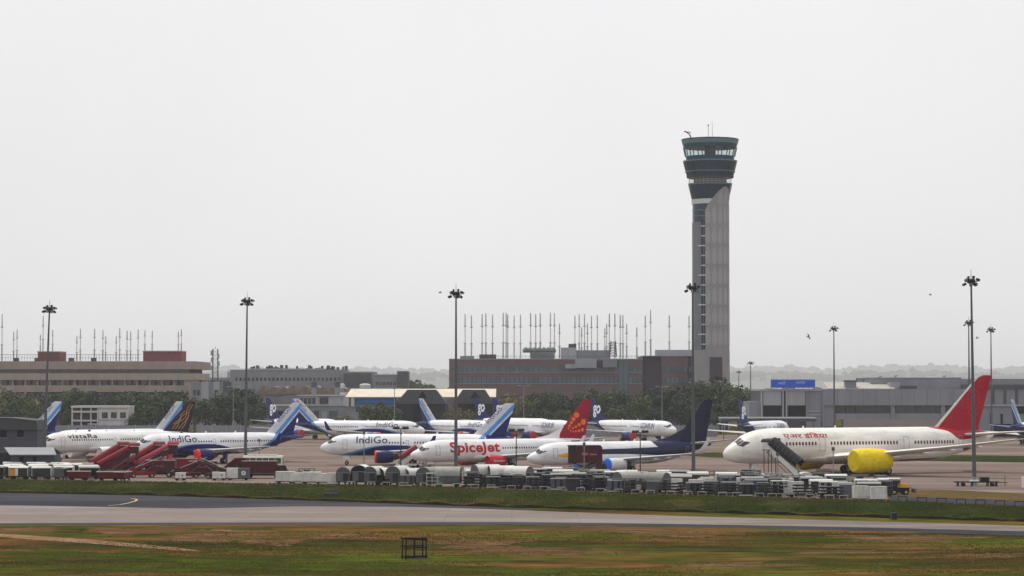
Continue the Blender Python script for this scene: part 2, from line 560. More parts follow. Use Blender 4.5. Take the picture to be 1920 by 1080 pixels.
struct('earth_edge', EDGE, ground_mat('dark_soil', ('#1f1a11', '#19150e', '#29250f'), (.2, .4, 1.5), fine=.3))
# yellow lead-in line on the asphalt
mk = [(205, 947.5), (228, 945.5), (243, 942.5), (254, 939.5), (259, 937), (256, 935), (247, 934)]
pts = [Vector(G(*p)) for p in mk]
mb = MB()
for i in range(len(pts) - 1):
    d = (pts[i + 1] - pts[i]).normalized(); nn = Vector((-d.y, d.x)) * 0.15
    a, b = pts[i], pts[i + 1]
    mb.quad((a.x - nn.x, a.y - nn.y, .0225), (b.x - nn.x, b.y - nn.y, .0225), (b.x + nn.x, b.y + nn.y, .0225), (a.x + nn.x, a.y + nn.y, .0225))
struct('yellow_taxi_line', mb, mat('line_paint', '#b5a868', 0.8))

# grass tufts: countless, one object each
def tufts(name, label, region, count, hmin, hmax, mt, seed):
    rnd = random.Random(seed)
    V, Fc = [], []
    k = 0
    while k < count:
        p = region(rnd)
        if p is None:
            continue
        x, y, z = p
        for _ in range(3):
            a = rnd.uniform(0, math.pi); w = rnd.uniform(0.05, 0.16); h = rnd.uniform(hmin, hmax)
            ox, oy = rnd.gauss(0, .15), rnd.gauss(0, .15)
            dx, dy = math.cos(a) * w, math.sin(a) * w
            i = len(V)
            V += [(x + ox - dx, y + oy - dy, z - .03), (x + ox + dx, y + oy + dy, z - .03), (x + ox + dx * .5 + rnd.gauss(0, .08), y + oy + rnd.gauss(0, .08), z + h)]
            Fc.append((i, i + 1, i + 2))
        k += 1
    m2 = MB(); m2.v = V; m2.f = Fc; m2.mi = [0] * len(Fc)
    me = m2.mesh(name); me.materials.append(mt)
    o = bpy.data.objects.new(name, me); COL.objects.link(o)
    return tag(o, label, 'grass', kind='stuff')
from mathutils import noise as mnoise
def reg_field(r):
    px = r.uniform(-60, 1980); py = 996 + 88 * r.random()
    x, y = G(px, py)
    nval = mnoise.fractal(Vector((x * .03, y * .06, 2.0)), 1.0, 2.0, 4) + r.uniform(-.35, .35)
    return (x, y, 0.0) if nval > 0.0 else None
def reg_verge(r):
    px = r.uniform(-60, 1980)
    f = float(np.interp(px, [p[0] for p in VERGE_FAR], [p[1] for p in VERGE_FAR])); n_ = float(np.interp(px, [p[0] for p in VERGE_NEAR], [p[1] for p in VERGE_NEAR]))
    a, b = G(px, f), G(px, n_)
    t = r.random() * .97
    z = np.interp(t, [0, .55, 1], [.0, .26, .28])
    return (a[0] + (b[0] - a[0]) * t, a[1] + (b[1] - a[1]) * t, float(z))
M_TUFT = ground_mat('tuft_grass', ('#45421c', '#5a611f', '#6e5430'), (0.035, 0.055, 1.2), stretch=(0.55, 1, 1), fine=0.3)
M_TUFT2 = ground_mat('verge_tuft_grass', ('#3c4a20', '#465023', '#58492a'), (0.03, 0.06, 1.2), stretch=(0.5, 1, 1), fine=0.3)
for m_ in (M_TUFT, M_TUFT2):      # thin blades let the light through
    n_, l_ = m_.node_tree.nodes, m_.node_tree.links
    b_ = n_['Principled BSDF']; src = b_.inputs['Base Color'].links[0].from_socket
    tl = n_.new('ShaderNodeBsdfTranslucent'); l_.new(src, tl.inputs['Color'])
    mx_ = n_.new('ShaderNodeMixShader'); mx_.inputs[0].default_value = .5
    l_.new(b_.outputs[0], mx_.inputs[1]); l_.new(tl.outputs[0], mx_.inputs[2]); l_.new(mx_.outputs[0], n_['Material Output'].inputs['Surface'])
tufts('field_grass', 'short dry grass tufts scattered over the near field', reg_field, 16000, .02, .10, M_TUFT, 3)
tufts('verge_grass', 'thick green grass on the verge before the parked carts', reg_verge, 22000, .10, .30, M_TUFT2, 4)

# ------------------------------------------------------------------ aircraft
def airfoil(n=9, t=0.12):
    us = [0.5 * (1 - math.cos(math.pi * i / n)) for i in range(n + 1)]
    yt = lambda u: 5 * t * (.2969 * math.sqrt(u) - .126 * u - .3516 * u * u + .2843 * u**3 - .1036 * u**4)
    up = [(u, yt(u)) for u in us]
    lo = [(u, -yt(u)) for u in reversed(us[1:-1])]
    return up + lo
def half_t(u, t):
    u = min(max(u, 0.0), 1.0)
    return max(0.0, 5 * t * (.2969 * math.sqrt(u) - .126 * u - .3516 * u * u + .2843 * u**3 - .1036 * u**4))

class Spec: pass
def make_spec(kind):
    s = Spec(); s.kind = kind
    if kind == 'a320':
        s.L = 37.57
        s.prof = [(0, 3.28, 3.08, .06), (.12, 3.62, 2.80, .38), (.4, 3.90, 2.55, .68), (.9, 4.22, 2.30, 1.0), (1.5, 4.52, 2.12, 1.27), (2.1, 4.92, 2.0, 1.48), (2.8, 5.36, 1.9, 1.66), (3.6, 5.63, 1.82, 1.80), (5, 5.83, 1.77, 1.93), (6.5, 5.90, 1.76, 1.975),
                  (22.5, 5.90, 1.76, 1.975), (25.5, 5.90, 1.98, 1.95), (29, 5.84, 2.75, 1.75), (32.5, 5.68, 3.65, 1.25), (35, 5.45, 4.32, .78), (36.7, 5.22, 4.70, .42), (37.4, 5.08, 4.83, .2), (37.57, 5.02, 4.90, .05)]
        s.wing = [(1.2, 11.7, 7.3, 2.35, .14), (6.3, 14.6, 4.55, 2.75, .12), (16.4, 20.05, 1.75, 3.55, .10), (16.9, 20.5, 1.5, 3.6, .09)]
        s.wlet = [(16.9, 20.5, 1.5, 3.6), (17.25, 20.85, 1.3, 3.85), (17.45, 21.3, 1.05, 4.5), (17.6, 22.1, .55, 5.9)]
        s.fin = [(5.2, 28.6, 7.0, .10), (5.9, 29.3, 6.05, .10), (11.45, 34.8, 2.25, .09), (11.76, 35.35, 1.6, .07)]
        s.dorsal = None
        s.stab = [(.4, 31.3, 4.1, 4.75, .10), (6.2, 34.75, 1.45, 5.35, .09)]
        s.eng = dict(x=10.75, y=5.75, z=1.72, r=1.18, l=4.3)
        s.pyl = (12.2, 17.0, 2.35)
        s.ngear = (5.07, .38, 1.9); s.mgear = (17.7, 3.8, .58, 2.3)
        s.fair = [(10.2, 0.3), (11.8, 1.0), (14, 1.25), (18.5, 1.25), (20.5, .9), (22.3, 0.3)]; s.fairw = 2.12; s.fairz = 1.5
        s.win = (6.9, 30.6, .533, 4.28, .25, .36, [(16.2, 17.6)])
        s.doors = [(4.4, 5.25, 2.95, 4.85), (30.9, 31.7, 3.1, 4.9), (16.4, 16.95, 3.7, 4.75)]
        s.cock = [((1.50, 5), (2.25, 5), (2.20, 36), (1.42, 42)), ((1.48, 45), (2.25, 39), (2.60, 55), (1.95, 62)), ((2.05, 64), (2.68, 57), (3.25, 60), (3.05, 66))]
    elif kind == 'b738':
        s.L = 38.9
        s.prof = [(0, 2.62, 2.46, .05), (.15, 2.92, 2.2, .36), (.5, 3.18, 1.95, .66), (1.0, 3.45, 1.75, .93), (1.6, 3.72, 1.6, 1.18), (2.2, 4.2, 1.5, 1.37), (2.9, 4.66, 1.42, 1.53), (3.8, 4.97, 1.36, 1.67), (5.2, 5.2, 1.31, 1.80), (7, 5.32, 1.30, 1.88),
                  (25, 5.32, 1.30, 1.88), (28, 5.34, 1.55, 1.84), (31.5, 5.36, 2.35, 1.6), (34.5, 5.32, 3.2, 1.18), (36.8, 5.15, 3.9, .72), (38.2, 4.92, 4.25, .42), (38.8, 4.75, 4.42, .2), (38.9, 4.65, 4.5, .06)]
        s.wing = [(1.2, 13.3, 7.9, 1.95, .14), (5.2, 16.2, 4.9, 2.4, .12), (16.6, 22.7, 1.75, 3.5, .10), (17.1, 23.1, 1.6, 3.55, .09)]
        s.wlet = [(17.1, 23.1, 1.6, 3.55), (17.5, 23.5, 1.4, 3.85), (17.75, 24.0, 1.15, 4.6), (18.0, 25.2, .5, 6.2)]
        s.fin = [(4.9, 30.6, 7.3, .10), (5.6, 31.3, 6.5, .10), (12.1, 37.0, 2.2, .09), (12.5, 37.6, 1.5, .07)]
        s.dorsal = (26.3, 5.3, 32.9, 7.4)
        s.stab = [(.4, 33.2, 4.1, 4.75, .10), (7.17, 37.3, 1.3, 5.55, .09)]
        s.eng = dict(x=13.2, y=4.83, z=1.5, r=1.02, l=4.6)
        s.pyl = (13.6, 18.2, 2.1)
        s.ngear = (4.0, .34, 1.4); s.mgear = (19.6, 2.86, .56, 1.9)
        s.fair = [(11.6, .3), (13.3, 1.0), (15.5, 1.2), (20, 1.2), (22, .9), (24, .3)]; s.fairw = 2.0; s.fairz = 1.08
        s.win = (6.3, 31.6, .508, 3.72, .25, .36, [(16.3, 17.2)])
        s.doors = [(4.3, 5.15, 2.5, 4.3), (32.4, 33.1, 2.6, 4.3)]
        s.cock = [((1.62, 5), (2.28, 5), (2.22, 38), (1.52, 44)), ((1.56, 47), (2.26, 41), (2.58, 55), (1.98, 62)), ((2.06, 64), (2.66, 57), (3.15, 60), (2.95, 66))]
    else:
        s.L = 55.9
        s.prof = [(0, 3.75, 3.5, .08), (.25, 4.3, 3.0, .62), (.8, 4.85, 2.65, 1.1), (1.6, 5.4, 2.4, 1.58), (2.6, 6.05, 2.2, 2.0), (3.6, 6.65, 2.1, 2.3), (5, 7.25, 2.05, 2.58), (7, 7.7, 2.02, 2.8), (9.5, 7.92, 2.0, 2.885),
                  (36, 7.92, 2.0, 2.885), (40, 7.92, 2.1, 2.84), (44, 7.9, 2.5, 2.55), (48, 7.75, 3.3, 1.95), (51.5, 7.45, 4.25, 1.3), (54, 7.05, 5.25, .75), (55.5, 6.72, 6.1, .3), (55.9, 6.55, 6.35, .06)]
        s.wing = [(2.0, 17.8, 12.8, 3.0, .13), (9.4, 23.4, 7.6, 3.75, .11), (20, 30.3, 4.6, 5.0, .10), (26.5, 34.6, 2.9, 5.9, .09), (28.6, 36.6, 2.0, 6.25, .08), (30.0, 38.8, .7, 6.5, .07)]
        s.wlet = None
        s.fin = [(7.0, 42.0, 10.6, .10), (8.0, 43.2, 9.4, .10), (15.6, 51.2, 3.9, .09), (16.4, 52.3, 3.1, .08), (16.9, 53.6, 2.0, .06)]
        s.dorsal = None
        s.stab = [(.5, 47.4, 6.2, 6.5, .10), (9.9, 53.7, 2.0, 7.2, .09)]
        s.eng = dict(x=19.3, y=9.75, z=2.55, r=1.85, l=6.2)
        s.pyl = (21.5, 29.0, 3.9)
        s.ngear = (5.9, .5, 2.4); s.mgear = (28.5, 4.9, .68, 3.0)
        s.fair = [(15, .5), (17.8, 1.6), (21, 2.0), (29, 2.0), (32, 1.5), (35, .5)]; s.fairw = 3.05; s.fairz = 1.75
        s.win = (10.6, 45.8, .64, 5.35, .34, .58, [(16.7, 19.0), (33.6, 36.4)])
        s.doors = [(6.9, 8.0, 4.0, 6.35), (17.2, 18.4, 4.05, 6.4), (34.4, 35.6, 4.05, 6.4), (46.6, 47.6, 4.3, 6.4)]
        s.cock = [((2.0, 6), (3.1, 5), (3.05, 40), (1.95, 46)), ((2.0, 49), (3.1, 43), (3.9, 60), (2.6, 66))]
    s.f = interp(s.prof)
    return s
SPECS = {k: make_spec(k) for k in ('a320', 'b738', 'b788')}

def fus_y(s):
    def f(x, z):
        zt, zb, hw = s.f(x); zc, hz = (zt + zb) / 2, (zt - zb) / 2
        q = max(-1.0, min(1.0, (z - zc) / hz))
        return hw * math.sqrt(max(0.0, 1 - q * q))
    return f
def fin_y(s):
    zs = [a[0] for a in s.fin]
    def f(x, z):
        xl = float(np.interp(z, zs, [a[1] for a in s.fin])); c = float(np.interp(z, zs, [a[2] for a in s.fin])); t = float(np.interp(z, zs, [a[3] for a in s.fin]))
        u = (x - xl) / c
        return c * half_t(u, t)
    return f
def surf_pt(s, x, phi, side, proud=0.0):
    zt, zb, hw = s.f(x); zc, hz = (zt + zb) / 2, (zt - zb) / 2
    return (x, side * (hw + proud) * math.sin(R(phi)), zc + (hz + proud) * math.cos(R(phi)))

M_GLASS_D = mat('cockpit_glass', '#15181c', 0.12, spec=0.6)
M_WIN = mat('cabin_window', '#2a2e36', 0.25)
M_WINR = mat('cabin_window_maroon', '#4a1c1c', 0.3)
M_LINE = mat('panel_line', '#8d8d90', 0.5)
M_TYRE = mat('tyre_rubber', '#141414', 0.85)
M_HUB = mat('wheel_hub', '#9a9a98', 0.45)
M_STRUT = mat('gear_strut', '#8b8d90', 0.4, metal=0.3)
M_WINGG = mat('wing_grey', '#b4b7ba', 0.4, var=0.15, scale=0.5)
M_DARKM = mat('dark_metal', '#3a3b3e', 0.5, metal=0.4)
M_WHITE = mat('aircraft_white', '#e6e6e6', 0.32, var=0.08)

def wing_mesh(secs, side, n=9):
    mb = MB(); rr = []
    for (y, xl, c, z, t) in secs:
        rr.append([(xl + u * c, side * y, z + v * c - 0.02 * c * u) for u, v in airfoil(n, t)])
    return mb.rings(rr)

def wheel(parent, name, c, r, w):
    mb = MB().lathe([(-w / 2, r * .78), (-w * .42, r * .95), (-w * .2, r), (w * .2, r), (w * .42, r * .95), (w / 2, r * .78)], c, 'y', 18)
    o = mb.build(name, M_TYRE, parent, True)
    hub = MB().lathe([(-w / 2 - .02, r * .5), (w / 2 + .02, r * .5)], c, 'y', 14).build('hub', M_HUB, o, True)
    return o

def aircraft(label, kind, nose_px, D, tail_px, lv, nose='left', away=False, group=None, detail=True, ang=None):
    """nose at photo column nose_px at depth D, tail end at column tail_px: the heading follows from the length"""
    s = SPECS[kind]
    Xn = X(nose_px, D)
    if ang is None:
        best, bt = 1e9, 0
        for i in range(0, 880):
            th = R(i / 10.0)
            dx = math.cos(th) * s.L * (1 if nose == 'left' else -1); dy = math.sin(th) * s.L * (-1 if away else 1)
            px = 960 + F * (Xn + dx) / (D + dy)
            if abs(px - tail_px) < best:
                best, bt = abs(px - tail_px), th
        th = bt
    else:
        th = ang
    dy = -1 if away else 1
    rz = math.atan2(dy * math.sin(th), math.cos(th) * (1 if nose == 'left' else -1))
    root = thing('airliner', label, 'airplane', (Xn, D, 0.012), rz, group)
    side_vis = -1 if nose == 'left' else 1
    fy = fus_y(s)
    # fuselage
    xs = sorted(set([p[0] for p in s.prof] + list(np.linspace(.05, 7, 16)) + list(np.linspace(7, s.L - .1, 44))))
    rr = []
    for x in xs:
        zt, zb, hw = s.f(x); zc, hz = (zt + zb) / 2, (zt - zb) / 2
        rr.append([(x, hw * math.sin(2 * math.pi * k / 40), zc + hz * math.cos(2 * math.pi * k / 40)) for k in range(40)])
    fus = MB().rings(rr).build('fuselage', lv['fus'], root, True)
    # belly fairing
    ff = interp(s.fair); rr = []
    for x in np.linspace(s.fair[0][0], s.fair[-1][0], 22):
        q = ff(x)[0] / max(a[1] for a in s.fair)
        zt, zb, hw = s.f(x); q = max(0.02, q)
        zc = zb + .9; hz = (zc - s.fairz) * (0.55 + .45 * q); w = s.fairw * (0.5 + .5 * q)
        rr.append([(x, w * math.sin(2 * math.pi * k / 24), zc + (hz if math.cos(2 * math.pi * k / 24) < 0 else .6) * math.cos(2 * math.pi * k / 24)) for k in range(24)])
    MB().rings(rr).build('belly_fairing', lv.get('belly', lv['fus']), root, True)
    for side in (-1, 1):
        w = wing_mesh(s.wing, side).build('wing', lv.get('wing', M_WINGG), root, True)
        if s.wlet:
            mb = MB(); rr = []
            for (y, xl, c, z) in s.wlet:
                # section turns upright along the winglet
                k = (y - s.wlet[0][0]) / (s.wlet[-1][0] - s.wlet[0][0])
                rr.append([(xl + u * c, side * (y - v * c * min(1, 1.6 * k)), z + v * c * (1 - min(1, 1.6 * k))) for u, v in airfoil(7, .09)])
            mb.rings(rr).build('winglet', lv.get('winglet', M_WHITE), w, True)
        # flap track fairings
        if detail:
            for q in (.34, .52, .7):
                ys = [a[0] for a in s.wing]; yy = ys[0] + (ys[-1] - ys[0]) * q
                xl = float(np.interp(yy, ys, [a[1] for a in s.wing])); c = float(np.interp(yy, ys, [a[2] for a in s.wing])); zz = float(np.interp(yy, ys, [a[3] for a in s.wing]))
                MB().lathe([(0, .03), (c * .2, .2), (c * .5, .24), (c * .75, .04)], (xl + c * .5, side * yy, zz - .22), 'x', 8).build('flap_fairing', lv.get('wing', M_WINGG), w, True)
        # engine
        e = s.eng; r, l_ = e['r'], e['l']
        cen = (e['x'], side * e['y'], e['z'])
        if lv.get('wrapped'):
            prof = [(-.15, r * .2), (-.12, r * .93), (.15, r * 1.06), (1.0, r * 1.12), (l_ * .55, r * 1.12), (l_ * .98, r * 1.03), (l_ * 1.12, r * .75), (l_ * 1.14, r * .2)]
        else:
            prof = [(.9, r * .3), (.55, r * .78), (.12, r * .86), (0, r * .91), (.06, r * .96), (.5, r * 1.04), (l_ * .35, r * 1.06), (l_ * .62, r * .98), (l_ * .8, r * .80), (l_ * .8, r * .6)]
        mb = MB().lathe(prof, cen, 'x', 28)
        if lv.get('wrapped'):          # loose tarpaulin: uneven folds
            rnd = random.Random(5)
            mb.v = [(x, cen[1] + (y - cen[1]) * (1 + .035 * math.sin(11 * math.atan2(y - cen[1], z - cen[2]) + x * 1.3)), cen[2] + (z - cen[2]) * (1 + .03 * math.sin(8 * math.atan2(y - cen[1], z - cen[2]) - x))) for x, y, z in mb.v]
        en = mb.build('engine', lv['eng'], root, True)
        if lv.get('wrapped'):
            for q in ():
                MB().lathe([(l_ * q - .03, r * 1.08), (l_ * q - .03, r * 1.15), (l_ * q + .03, r * 1.15), (l_ * q + .03, r * 1.08)], cen, 'x', 28).build('strap', mat('cover_strap', '#bfa80c', .7), en, True)
        if not lv.get('wrapped'):
            MB().lathe([(l_ * .78, r * .56), (l_ * .95, r * .46), (l_ * 1.08, r * .2), (l_ * 1.12, r * .03)], cen, 'x', 18).build('exhaust_cone', M_DARKM, en, True)
            if lv.get('cover'):
                MB().lathe([(-.06, r * .1), (-.05, r * .8), (.02, r * .97), (.35, r * 1.035), (.36, r * .9)], cen, 'x', 24).build('inlet_cover', lv['cover'], en, True)
            else:
                MB().lathe([(.55, r * .05), (.8, r * .25), (.82, r * .8)], cen, 'x', 18).build('fan', M_DARKM, en, True)
        x0, x1, zt = s.pyl
        pv = [(e['x'] + l_ * .25, e['z'] + r * .85), (x0 + .4, zt + .5), (x1, zt + .35), (x1 - .3, zt - .1), (e['x'] + l_ * .9, e['z'] + r * .45), (e['x'] + l_ * .5, e['z'] + r * .7)]
        MB().prism(pv, cen[1] - .16, cen[1] + .16).build('pylon', lv.get('wing', M_WINGG), en)
        # stabiliser
        wing_mesh(s.stab, side, 7).build('stabiliser', lv.get('stab', M_WINGG), root, True)
        # main gear
        gx, gy, gr, gz = s.mgear
        st = MB().tube((gx, side * gy, gr), (gx, side * (gy + .15), gz + .3), .16, .18, 10).tube((gx - .5, side * gy, gz), (gx, side * gy, gr + .5), .08)
        st.tube((gx, side * (gy - .6), gr), (gx, side * (gy + .6), gr), .1)
        mg = st.build('main_gear', M_STRUT, root, True)
        if kind == 'b788':
            for dx in (-.75, .75):
                for dyy in (-.55, .55):
                    wheel(mg, 'wheel', (gx + dx, side * gy + dyy, gr), gr, .5)
            MB().box(gx - .8, gx + .8, side * gy - .12, side * gy + .12, gr - .1, gr + .1).build('bogie_beam', M_STRUT, mg)
        else:
            for dyy in (-.42, .42):
                wheel(mg, 'wheel', (gx, side * gy + dyy, gr), gr, .42)
        MB().box(gx - .45, gx + .45, side * (gy + .72), side * (gy + .76), gr + .55, gz + .2).build('gear_door', lv.get('belly', lv['fus']), mg)
    gx, gr, gz = s.ngear
    ng = MB().tube((gx, 0, gr), (gx - .1, 0, gz + .3), .1, .12, 10).tube((gx + .9, 0, gz), (gx, 0, gr + .4), .06).tube((gx, -.3, gr), (gx, .3, gr), .07).build('nose_gear', M_STRUT, root, True)
    for dyy in (-.26, .26):
        wheel(ng, 'wheel', (gx, dyy, gr), gr, .24)
    for sd in (-1, 1):
        MB().box(gx - .7, gx + .6, sd * .38 - .02, sd * .38 + .02, gr + .65, gz + .1).build('gear_door', M_WHITE, ng)
    # fin
    rr = []
    for (z, xl, c, t) in s.fin:
        rr.append([(xl + u * c, v * c, z) for u, v in airfoil(9, t)])
    fin = MB().rings(rr).build('vertical_tail', lv['fin'], root, True)
    if s.dorsal:
        x0, z0, x1, z1 = s.dorsal
        mb = MB(); zb = s.f(x0)[0] - .15
        mb.rings([[(x0, 0, z0 - .05), (x0 + .01, .01, z0 - .1), (x0 + .01, -.01, z0 - .1)], [((x0 + x1) / 2, 0, z0 + (z1 - z0) * .32), ((x0 + x1) / 2, .22, zb), ((x0 + x1) / 2, -.22, zb)], [(x1, 0, z1), (x1, .33, zb), (x1, -.33, zb)]])
        mb.build('dorsal_fin', lv.get('dorsal', lv['fin']), root, True)
    # glazing
    cw = MB()
    for side in (-1, 1):
        for pane in s.cock:
            n_ = 4; grid = []
            for i in range(n_ + 1):
                row = []
                for j in range(n_ + 1):
                    a, b = i / n_, j / n_
                    x = (pane[0][0] * (1 - a) + pane[1][0] * a) * (1 - b) + (pane[3][0] * (1 - a) + pane[2][0] * a) * b
                    ph = (pane[0][1] * (1 - a) + pane[1][1] * a) * (1 - b) + (pane[3][1] * (1 - a) + pane[2][1] * a) * b
                    row.append(surf_pt(s, x, ph, side, .02))
                grid.append(row)
            for i in range(n_):
                for j in range(n_):
                    cw.quad(grid[i][j], grid[i + 1][j], grid[i + 1][j + 1], grid[i][j + 1])
    cw.build('cockpit_window', M_GLASS_D, fus, True)
    x0, x1, st, zc, ww, wh, gaps = s.win
    mb = MB(); x = x0; k = 0
    for side in (-1, 1):
        x = x0
        while x < x1:
            if not any(a < x < b for a, b in gaps + lv.get('wgap', [])):
                pts = []
                for (dx, dz) in ((-.5, -.28), (-.28, -.5), (.28, -.5), (.5, -.28), (.5, .28), (.28, .5), (-.28, .5), (-.5, .28)):
                    px_, pz_ = x + dx * ww, zc + dz * wh
                    pts.append((px_, side * (fy(px_, pz_) + .018), pz_))
                mb.quad(*pts)
            x += st
    o = mb.build('cabin_windows', lv.get('win', M_WIN), fus); o['kind'] = 'stuff'
    if detail:
        for (a, b, c, d) in s.doors:
            for side in (-1, 1):
                mb = MB(); t = .07
                for (xa, xb, za, zb_) in ((a, b, c, c + t), (a, b, d - t, d), (a, a + t, c + t, d - t), (b - t, b, c + t, d - t)):
                    for q in range(5):
                        z0_, z1_ = za + (zb_ - za) * q / 5, za + (zb_ - za) * (q + 1) / 5
                        mb.quad(*[(px_, side * (fy(px_, pz_) + .015), pz_) for px_, pz_ in ((xa, z0_), (xb, z0_), (xb, z1_), (xa, z1_))])
                mb.build('door', M_LINE, fus)
        zt = s.f(9)[0]
        for xa in (8.5, 15.5, 22):
            MB().prism([(xa, zt - .03), (xa + .45, zt - .03), (xa + .42, zt + .38), (xa + .22, zt + .38)], -.03, .03).build('antenna', M_WHITE, fus)
    # lettering and emblems
    for t in lv.get('text', []):
        sd = side_vis
        org = (t['x'], t['z']) if sd < 0 else (t['x'] + t['w'], t['z'])
        lettering(fus, 'lettering', t['s'], t['m'], org, t['h'], t['w'], t.get('a', 0), fy, sd, bold=t.get('b', 0), shear=t.get('sh', 0), spacing=t.get('sp', 1))
    for t in lv.get('fintext', []):
        sd = side_vis
        org = (t['x'], t['z'])
        if sd > 0:
            org = (t['xr'], t['zr']) if 'xr' in t else (t['x'] + t['w'], t['z'])
        a = t.get('a', 0) if sd < 0 else t.get('ar', t.get('a', 0))
        lettering(fin, 'tail_lettering', t['s'], t['m'], org, t['h'], t['w'], a, fin_y(s), sd, bold=t.get('b', 0), shear=t.get('sh', 0), spacing=t.get('sp', 1))
    if lv.get('emblem'):
        lv['emblem'](fin, fin_y(s), side_vis)
    if lv.get('engtext') and side_vis < 0:
        t = lv['engtext']; e = s.eng
        def ey(x, z):
            q = (z - e['z']) / (e['r'] * 1.07)
            return e['y'] + e['r'] * 1.07 * math.sqrt(max(0, 1 - q * q))
        lettering(root, 'engine_lettering', t['s'], t['m'], (e['x'] + .7, e['z'] - .25), .5, 2.3, 0, ey, -1)
    return root

# liveries -----------------------------------------------------------
M_NAVYTXT = mat('navy_letter', '#1c2a58', 0.4)
IG_BELLY = [(0, 0), (4.2, 1.6), (6.4, 2.15), (9, 3.0), (11.5, 3.55), (14, 3.75), (17.5, 3.6), (20.5, 2.9), (23.5, 2.0), (25.8, 2.2), (28.2, 3.3), (30.4, 4.5), (32, 5.9), (33, 7), (60, 7)]
IG_STRIPE = [(0, 0), (3.4, 1.75), (6.2, 2.55), (9, 3.35), (11.5, 3.75), (14, 3.8), (17.5, 3.6), (20.5, 2.9), (23.5, 2.0), (25.2, 2.2), (27.6, 3.4), (29.8, 4.7), (31.4, 6.2), (33, 7.5), (60, 7.5)]
IG_W, IG_B, IG_L = '#e4e5e8', '#0f1c5c', '#5f93d2'
def fin_lin(lo, hi, col, k=.985):     # bands parallel to the leading edge, lo..hi metres behind it
    return ('lin', 1.0, -k, 29.25 - k * 5.9 + lo, 29.25 - k * 5.9 + hi, col)
INDIGO = dict(wgap=[(0, 13.2)],
    fus=livery('bluebelly_fuselage', IG_W, [('below', IG_STRIPE, IG_L), ('below', IG_BELLY, IG_B)]),
    fin=livery('bluebelly_fin', '#c9cdd3', [fin_lin(2.0, 3.0, '#4f8fd6'), fin_lin(3.45, 20, IG_B)]),
    belly=mat('bluebelly_belly', IG_B, .35), stab=mat('bluebelly_stab', '#33488f', .4), winglet=mat('bluebelly_winglet', IG_B, .35),
    eng=mat('bluebelly_engine', '#0b1650', .35), cover=mat('red_inlet_cover', '#e0302a', .6),
    text=[dict(s='IndiGo', x=7.0, z=4.15, h=1.35, w=5.9, m=M_NAVYTXT, b=0.01, sp=1.05)],
    fintext=[dict(s='IndiGo', x=32.0, z=7.8, h=1.0, w=3.9, a=R(45), m=M_NAVYTXT, xr=36.0, zr=10.9, ar=R(-45))])
M_WHITETXT = mat('white_letter', '#eceef0', .4)
GO_N = '#16235c'
GOAIR = dict(wgap=[(0, 12.8)],
    fus=livery('navytail_fuselage', '#e2e3e6', [('below', [(0, 0), (24, 1.5), (27, 2.6), (29.5, 4.2), (31, 5.2), (32.5, 6.5), (60, 8)], GO_N)]),
    fin=livery('navytail_fin', GO_N, []),
    belly=mat('navytail_belly', '#d6d7da', .4), stab=mat('navytail_stab', '#c5c8cf', .4), winglet=mat('navytail_winglet', GO_N, .4),
    eng=mat('navytail_engine', '#1a2870', .35), cover=mat('dull_red_cover', '#a83038', .6),
    text=[dict(s='GOAIR.IN', x=6.8, z=3.75, h=1.5, w=5.6, m=mat('navytail_letter', '#5a6072', .5), b=.02)],
    fintext=[dict(s='go', x=31.7, z=6.5, h=3.4, w=3.1, m=M_WHITETXT, b=.03)])
def vistara_emblem(par, fyy, side):
    gold = mat('gold_tail_pattern', '#a8843c', .4)
    zl = lambda z: 29.25 + .985 * (z - 5.9)
    paths = [[(1.6, 6.2), (1.6, 7.2), (2.5, 8.2), (2.5, 9.0), (1.7, 9.8), (1.2, 10.6), (1.2, 11.4)], [(2.4, 6.2), (2.4, 7.0), (1.5, 8.0), (1.5, 8.9), (2.2, 9.7)], [(3.2, 6.2), (3.2, 7.2), (3.6, 8.2), (2.9, 9.1), (2.2, 9.9), (1.9, 11.2)],
             [(4.0, 6.2), (4.0, 7.3), (3.2, 8.1), (3.2, 8.8), (2.6, 9.5)], [(.9, 7.2), (1.8, 8.2), (.9, 9.1), (1.2, 9.9)]]
    mb = MB()
    for p in paths:
        for i in range(len(p) - 1):
            (a, za), (b, zb) = p[i], p[i + 1]
            d = Vector((zl(zb) + b - zl(za) - a, zb - za)).normalized(); nn = Vector((-d.y, d.x)) * .075
            pa, pb = Vector((zl(za) + a, za)), Vector((zl(zb) + b, zb))
            mb.quad(*[(q.x, side * (fyy(q.x, q.y) + .03), q.y) for q in (pa - nn, pb - nn, pb + nn, pa + nn)])
    mb.build('tail_emblem', gold, par)
VISTARA = dict(
    fus=livery('goldtail_fuselage', '#e6e4e3', []), fin=livery('goldtail_fin', '#24122a', []),
    belly=mat('goldtail_belly', '#cfcdcc', .4), eng=mat('goldtail_engine', '#e2e1e0', .35), stab=M_WINGG, winglet=mat('goldtail_winglet', '#3a2036', .4),
    text=[dict(s='vistaRa', x=5.9, z=4.62, h=.85, w=6.8, m=mat('aubergine_letter', '#2e2430', .5), sp=1.1, b=.02)], emblem=vistara_emblem)
